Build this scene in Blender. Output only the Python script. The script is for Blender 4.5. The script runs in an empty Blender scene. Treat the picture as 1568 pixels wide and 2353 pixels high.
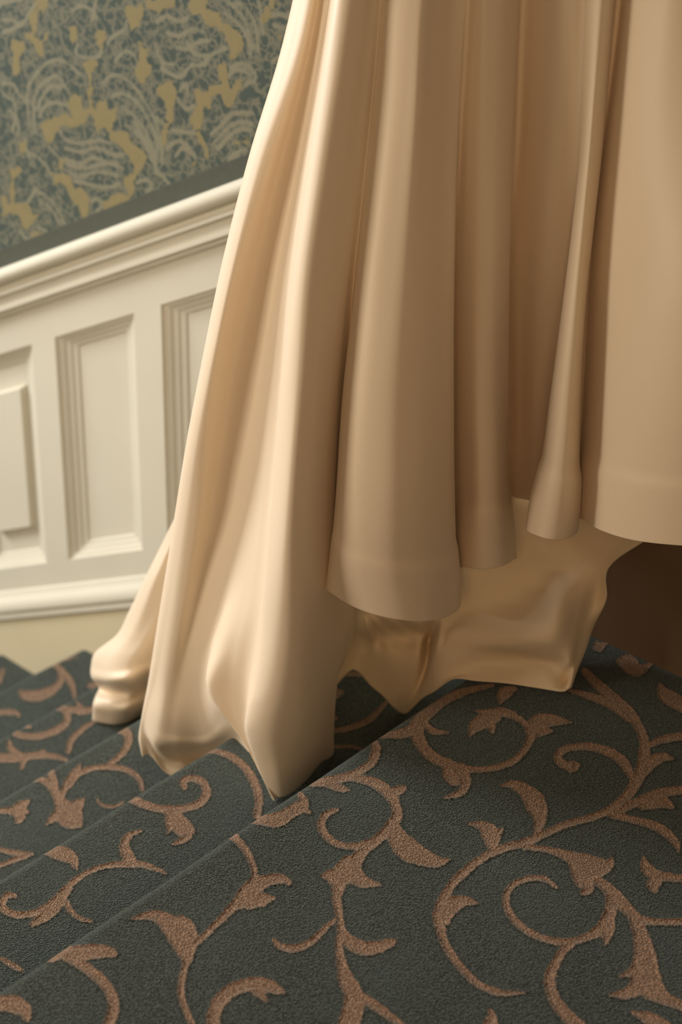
import bpy, bmesh, math, random, json
import numpy as np
from mathutils import Vector, Matrix
random.seed(4)
SC = bpy.context.scene
COL = SC.collection

# ------------------------------------------------------------------ camera
K = json.loads('''{"f": 3927.9, "R": [0.747956, 0.663301, 0.024377], "U": [-0.3361, 0.346815, 0.875646], "F": [-0.572363, 0.663138, -0.482337], "C": [1.1748, -1.872, 1.3644]}''')
cam_data = bpy.data.cameras.new('camera')
cam = bpy.data.objects.new('camera', cam_data)
COL.objects.link(cam)
R_, U_, F_ = Vector(K['R']), Vector(K['U']), Vector(K['F'])
mw = Matrix.Identity(4)
for i in range(3):
    mw[i][0] = R_[i]; mw[i][1] = U_[i]; mw[i][2] = -F_[i]; mw[i][3] = K['C'][i]
cam.matrix_world = mw
cam_data.sensor_fit = 'VERTICAL'
cam_data.sensor_height = 36
cam_data.lens = K['f'] / 2353 * 36
cam_data.clip_start = 0.05
cam_data.dof.use_dof = True
cam_data.dof.focus_distance = 2.15
cam_data.dof.aperture_fstop = 3.4
SC.camera = cam

# ------------------------------------------------------------------ world, lamps, exposure
world = bpy.data.worlds.new('world'); SC.world = world
world.use_nodes = True
bg = world.node_tree.nodes['Background']
bg.inputs[0].default_value = (0.95, 0.80, 0.62, 1)
bg.inputs[1].default_value = 0.15

def area(name, loc, target, size, size_y, power, color, spread=180):
    l = bpy.data.lights.new(name, 'AREA'); l.shape = 'RECTANGLE'
    l.size = size; l.size_y = size_y; l.energy = power; l.color = color
    l.spread = math.radians(spread)
    o = bpy.data.objects.new(name, l); COL.objects.link(o)
    o.location = loc
    o.rotation_euler = (Vector(target) - Vector(loc)).to_track_quat('-Z', 'Y').to_euler()
    return o
area('window_light', (-3.5, -1.25, 1.5), (-.4, -.35, .2), 1.4, 1.6, 138, (1.0, 0.98, 0.95))
area('key_light', (-1.25, -2.25, .85), (-.2, -.4, .25), 0.55, 0.8, 24, (1.0, 0.86, 0.69))  # added key from the left to shade the folds; no window seen there
area('warm_fill_light', (1.5, -2.4, 1.4), (.3, -.3, .4), 0.8, 0.8, 14, (1.0, 0.62, 0.33))  # added warm fill near the camera, its source unseen

SC.view_settings.view_transform = 'Standard'
SC.view_settings.look = 'None'
SC.view_settings.gamma = 1
SC.view_settings.exposure = 0.0
SC.view_settings.use_curve_mapping = False

# ------------------------------------------------------------------ material helpers
def lin(r, g, b):
    f = lambda c: (c / 255 / 12.92) if c / 255 < .04045 else ((c / 255 + .055) / 1.055) ** 2.4
    return (f(r), f(g), f(b), 1)
def new_mat(name):
    m = bpy.data.materials.new(name); m.use_nodes = True
    nt = m.node_tree; b = nt.nodes['Principled BSDF']
    return m, nt, b
def N(nt, t, **kw):
    n = nt.nodes.new(t)
    for k, v in kw.items(): setattr(n, k, v)
    return n
def mathn(nt, op, a, b=None, c=None, clamp=False):
    n = N(nt, 'ShaderNodeMath', operation=op); n.use_clamp = clamp
    for i, v in enumerate((a, b, c)):
        if v is None: continue
        if isinstance(v, (int, float)): n.inputs[i].default_value = v
        else: nt.links.new(v, n.inputs[i])
    return n.outputs[0]
def noise(nt, scale, detail=2, rough=.5, co=None):
    n = N(nt, 'ShaderNodeTexNoise'); n.inputs['Scale'].default_value = scale
    n.inputs['Detail'].default_value = detail; n.inputs['Roughness'].default_value = rough
    if co is not None: nt.links.new(co, n.inputs['Vector'])
    return n.outputs[0]
def mapr(nt, v, a, b, c=0, d=1, smooth=True):
    n = N(nt, 'ShaderNodeMapRange'); n.interpolation_type = 'SMOOTHSTEP' if smooth else 'LINEAR'
    nt.links.new(v, n.inputs[0])
    for i, x in enumerate((a, b, c, d)): n.inputs[i + 1].default_value = x
    return n.outputs[0]
def mixc(nt, f, a, b):
    n = N(nt, 'ShaderNodeMix', data_type='RGBA')
    if isinstance(f, (int, float)): n.inputs[0].default_value = f
    else: nt.links.new(f, n.inputs[0])
    for i, v in ((6, a), (7, b)):
        if isinstance(v, tuple): n.inputs[i].default_value = v
        else: nt.links.new(v, n.inputs[i])
    return n.outputs[2]
def bump(nt, b, h, strength, dist):
    n = N(nt, 'ShaderNodeBump'); n.inputs['Strength'].default_value = strength
    n.inputs['Distance'].default_value = dist
    nt.links.new(h, n.inputs['Height']); nt.links.new(n.outputs[0], b.inputs['Normal'])
def objco(nt):
    return N(nt, 'ShaderNodeTexCoord').outputs['Object']

# carpet: dark green pile with a woven tan scroll, tufts in fine relief
carpet_mat, nt, b = new_mat('carpet_wool')
co = objco(nt)
at = N(nt, 'ShaderNodeAttribute', attribute_name='vine').outputs['Fac']
n1 = noise(nt, 420, 2, .6, co); n2 = noise(nt, 150, 2, .5, co); n3 = noise(nt, 7, 3, .5, co)
vo = N(nt, 'ShaderNodeTexVoronoi'); vo.inputs['Scale'].default_value = 430; nt.links.new(co, vo.inputs['Vector'])
d = mathn(nt, 'ADD', at, mathn(nt, 'MULTIPLY', mathn(nt, 'SUBTRACT', n1, .5), .0075))
d = mathn(nt, 'ADD', d, mathn(nt, 'MULTIPLY', mathn(nt, 'SUBTRACT', n2, .5), .004))
mk = mapr(nt, d, .0006, -.0006)
tuft = mapr(nt, vo.outputs['Distance'], .0, .75, 1, 0)
fine = mathn(nt, 'ADD', mathn(nt, 'MULTIPLY', n1, .8), mathn(nt, 'MULTIPLY', tuft, .4))
base = mixc(nt, mapr(nt, fine, .38, .95), lin(34, 41, 39), lin(96, 107, 103))
base = mixc(nt, mathn(nt, 'MULTIPLY', mapr(nt, n3, .35, .7), .35), base, lin(58, 70, 68))
vine = mixc(nt, mapr(nt, fine, .38, .95), lin(112, 86, 68), lin(206, 168, 138))
nt.links.new(mixc(nt, mk, base, vine), b.inputs['Base Color'])
b.inputs['Roughness'].default_value = .95
b.inputs['Specular IOR Level'].default_value = .1
b.inputs['Sheen Weight'].default_value = .42
b.inputs['Sheen Roughness'].default_value = .45
b.inputs['Sheen Tint'].default_value = lin(200, 206, 196)
edge = mapr(nt, mathn(nt, 'ABSOLUTE', d), .0, .004)       # carved groove along the scroll
h = mathn(nt, 'ADD', fine, mathn(nt, 'MULTIPLY', edge, .8))
bump(nt, b, h, 1.0, .0035)

# paint on the wainscot
def paint(name, c):
    m, nt, b = new_mat(name)
    co = objco(nt)
    v = noise(nt, 9, 4, .5, co)
    nt.links.new(mixc(nt, v, c, tuple(x * .93 for x in c[:3]) + (1,)), b.inputs['Base Color'])
    b.inputs['Roughness'].default_value = .65
    b.inputs['Specular IOR Level'].default_value = .25
    bump(nt, b, noise(nt, 90, 3, .5, co), .08, .001)
    return m
cream = paint('cream_paint', lin(213, 208, 190))
brown_skirting = paint('brown_skirting_tone', lin(104, 84, 62))  # plain brown, darker than the cream skirting by the stairs
cream_skirting = paint('cream_paint_skirting', lin(216, 204, 170))

# wallpaper: teal damask with olive-gold ground showing through
paper_mat, nt, b = new_mat('damask_wallpaper')
co = objco(nt)
ga = N(nt, 'ShaderNodeAttribute', attribute_name='gold').outputs['Fac']
aa = N(nt, 'ShaderNodeAttribute', attribute_name='frond').outputs['Fac']
w1 = noise(nt, 30, 2, .6, co); w2 = noise(nt, 80, 3, .6, co); w3 = noise(nt, 5, 2, .5, co)
ga2 = mathn(nt, 'ADD', ga, mathn(nt, 'MULTIPLY', mathn(nt, 'SUBTRACT', w2, .5), .024))
gm = mapr(nt, ga2, .0015, -.0015)
aa2 = mathn(nt, 'ADD', aa, mathn(nt, 'MULTIPLY', mathn(nt, 'SUBTRACT', w2, .5), .006))
am = mapr(nt, aa2, .0056, .0016)
# fine leaf veins filling the teal
rid = mathn(nt, 'ABSOLUTE', mathn(nt, 'SUBTRACT', w1, .5))
vein = mathn(nt, 'MULTIPLY', mapr(nt, rid, .07, .0), .85)
rid2 = mathn(nt, 'ABSOLUTE', mathn(nt, 'SUBTRACT', noise(nt, 42, 2, .5, co), .5))
vein = mathn(nt, 'MAXIMUM', vein, mathn(nt, 'MULTIPLY', mapr(nt, rid2, .06, .0), .7))
teal = mixc(nt, w3, lin(58, 70, 67), lin(74, 83, 74))
sage = mixc(nt, w1, lin(112, 114, 97), lin(116, 110, 92))
c = mixc(nt, vein, teal, sage)
c = mixc(nt, am, c, mixc(nt, w3, lin(120, 122, 102), lin(124, 117, 98)))
c = mixc(nt, gm, c, mixc(nt, w2, lin(120, 112, 80), lin(134, 122, 86)))
nt.links.new(c, b.inputs['Base Color'])
b.inputs['Roughness'].default_value = .75
b.inputs['Specular IOR Level'].default_value = .2
bump(nt, b, mathn(nt, 'ADD', am, gm), .15, .001)
shade_strip_mat, nt, b = new_mat('painted_rail_shade')  # soft shade above the chair rail, put into a dark colour
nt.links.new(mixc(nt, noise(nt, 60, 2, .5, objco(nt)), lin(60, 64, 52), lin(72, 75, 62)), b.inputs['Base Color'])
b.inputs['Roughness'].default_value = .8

# dress: heavy ivory satin
def satin(name, c, rough, fine_w=.12, spec=.4, trans=0):
    m, nt, b = new_mat(name)
    co = objco(nt)
    nt.links.new(mixc(nt, noise(nt, 700, 2, .6, co), tuple(x * .94 for x in c[:3]) + (1,), c), b.inputs['Base Color'])
    b.inputs['Roughness'].default_value = rough
    b.inputs['Specular IOR Level'].default_value = spec
    b.inputs['Sheen Weight'].default_value = .15
    b.inputs['Sheen Roughness'].default_value = .4
    b.inputs['Sheen Tint'].default_value = (1, .93, .85, 1)
    h = mathn(nt, 'ADD', noise(nt, 900, 2, .6, co), mathn(nt, 'MULTIPLY', noise(nt, 18, 3, .5, co), .7))
    bump(nt, b, h, fine_w, .0015)
    if trans:
        tr = N(nt, 'ShaderNodeBsdfTranslucent'); tr.inputs[0].default_value = lin(250, 228, 180)
        mx = N(nt, 'ShaderNodeMixShader'); mx.inputs[0].default_value = trans
        nt.links.new(b.outputs[0], mx.inputs[1]); nt.links.new(tr.outputs[0], mx.inputs[2])
        nt.links.new(mx.outputs[0], nt.nodes['Material Output'].inputs[0])
    return m
satin_mat = satin('ivory_satin', lin(230, 212, 186), .5)
lining_mat = satin('ivory_lining', lin(242, 224, 194), .9, .2, .08, .15)

# ------------------------------------------------------------------ object helpers
def obj(name, verts, faces, mat, parent=None, smooth=True, attrs=None):
    me = bpy.data.meshes.new(name)
    if isinstance(verts, np.ndarray) and len(verts) > 2000:
        nv, nf = len(verts), len(faces)
        me.vertices.add(nv); me.vertices.foreach_set('co', verts.astype(np.float32).ravel())
        me.loops.add(nf * 4); me.loops.foreach_set('vertex_index', np.asarray(faces, np.int32).ravel())
        me.polygons.add(nf)
        me.polygons.foreach_set('loop_start', np.arange(0, nf * 4, 4, dtype=np.int32))
        me.update(calc_edges=True); me.validate()
    else:
        me.from_pydata([tuple(v) for v in verts], [], [tuple(f) for f in faces])
        me.update()
    if attrs:
        for k, v in attrs.items():
            a = me.attributes.new(k, 'FLOAT', 'POINT'); a.data.foreach_set('value', v.astype(np.float32).ravel())
    if smooth: me.polygons.foreach_set('use_smooth', [True] * len(me.polygons))
    me.materials.append(mat)
    o = bpy.data.objects.new(name, me); COL.objects.link(o)
    if parent is not None: o.parent = parent
    return o
def struct(o, label=None):
    o['kind'] = 'structure'
    if label: o['label'] = label
    return o
def grid_faces(n, m):
    i = np.arange(n - 1)[:, None] * m + np.arange(m - 1)[None, :]
    return np.stack([i, i + m, i + m + 1, i + 1], -1).reshape(-1, 4)
def dec(s, d=2):
    return [np.array(l.split(), float).reshape(-1, d) for l in s.strip().split('\n')]
def poly_sdf(U, V, polys, field, margin=.012):
    """signed distance (negative inside) of the union of polygons on the grid U x V"""
    for P in polys:
        lo, hi = P.min(0) - margin, P.max(0) + margin
        i0, i1 = np.searchsorted(U, [lo[0], hi[0]]); j0, j1 = np.searchsorted(V, [lo[1], hi[1]])
        if i1 <= i0 or j1 <= j0: continue
        gu, gv = np.meshgrid(U[i0:i1], V[j0:j1], indexing='ij')
        X, Y = gu.ravel(), gv.ravel()
        best = np.full(X.size, 9.0); wind = np.zeros(X.size, int)
        A = P; B = np.roll(P, -1, 0)
        for (ax, ay), (bx, by) in zip(A, B):
            ex, ey = bx - ax, by - ay; L = ex * ex + ey * ey + 1e-15
            t = np.clip(((X - ax) * ex + (Y - ay) * ey) / L, 0, 1)
            best = np.minimum(best, (X - ax - t * ex) ** 2 + (Y - ay - t * ey) ** 2)
            cr = ex * (Y - ay) - ey * (X - ax)
            wind += ((ay <= Y) & (by > Y) & (cr > 0)).astype(int) - ((ay > Y) & (by <= Y) & (cr < 0)).astype(int)
        s = np.sqrt(best) * np.where(wind != 0, -1, 1)
        s = s.reshape(gu.shape)
        field[i0:i1, j0:j1] = np.minimum(field[i0:i1, j0:j1], s)
def line_dist(U, V, lines, field, margin=.012):
    for P in lines:
        lo, hi = P.min(0) - margin, P.max(0) + margin
        i0, i1 = np.searchsorted(U, [lo[0], hi[0]]); j0, j1 = np.searchsorted(V, [lo[1], hi[1]])
        if i1 <= i0 or j1 <= j0: continue
        gu, gv = np.meshgrid(U[i0:i1], V[j0:j1], indexing='ij')
        best = np.full(gu.shape, 9.0)
        for (ax, ay), (bx, by) in zip(P[:-1], P[1:]):
            ex, ey = bx - ax, by - ay; L = ex * ex + ey * ey + 1e-15
            t = np.clip(((gu - ax) * ex + (gv - ay) * ey) / L, 0, 1)
            best = np.minimum(best, (gu - ax - t * ex) ** 2 + (gv - ay - t * ey) ** 2)
        field[i0:i1, j0:j1] = np.minimum(field[i0:i1, j0:j1], np.sqrt(best))
def catmull(P, n):
    P = np.array(P, float); Q = np.vstack([2 * P[:1] - P[1:2], P, 2 * P[-1:] - P[-2:-1]]); o = []
    for i in range(1, len(Q) - 2):
        a, b_, c_, d_ = Q[i - 1:i + 3]
        for t in np.arange(n) / n:
            o.append(.5 * (2 * b_ + (c_ - a) * t + (2 * a - 5 * b_ + 4 * c_ - d_) * t * t + (3 * b_ - a - 3 * c_ + d_) * t ** 3))
    o.append(P[-1]); return np.array(o)

M = 0.50649            # slope of the flight (rise over going)
RISE = 0.14182
GOING = .28

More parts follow.
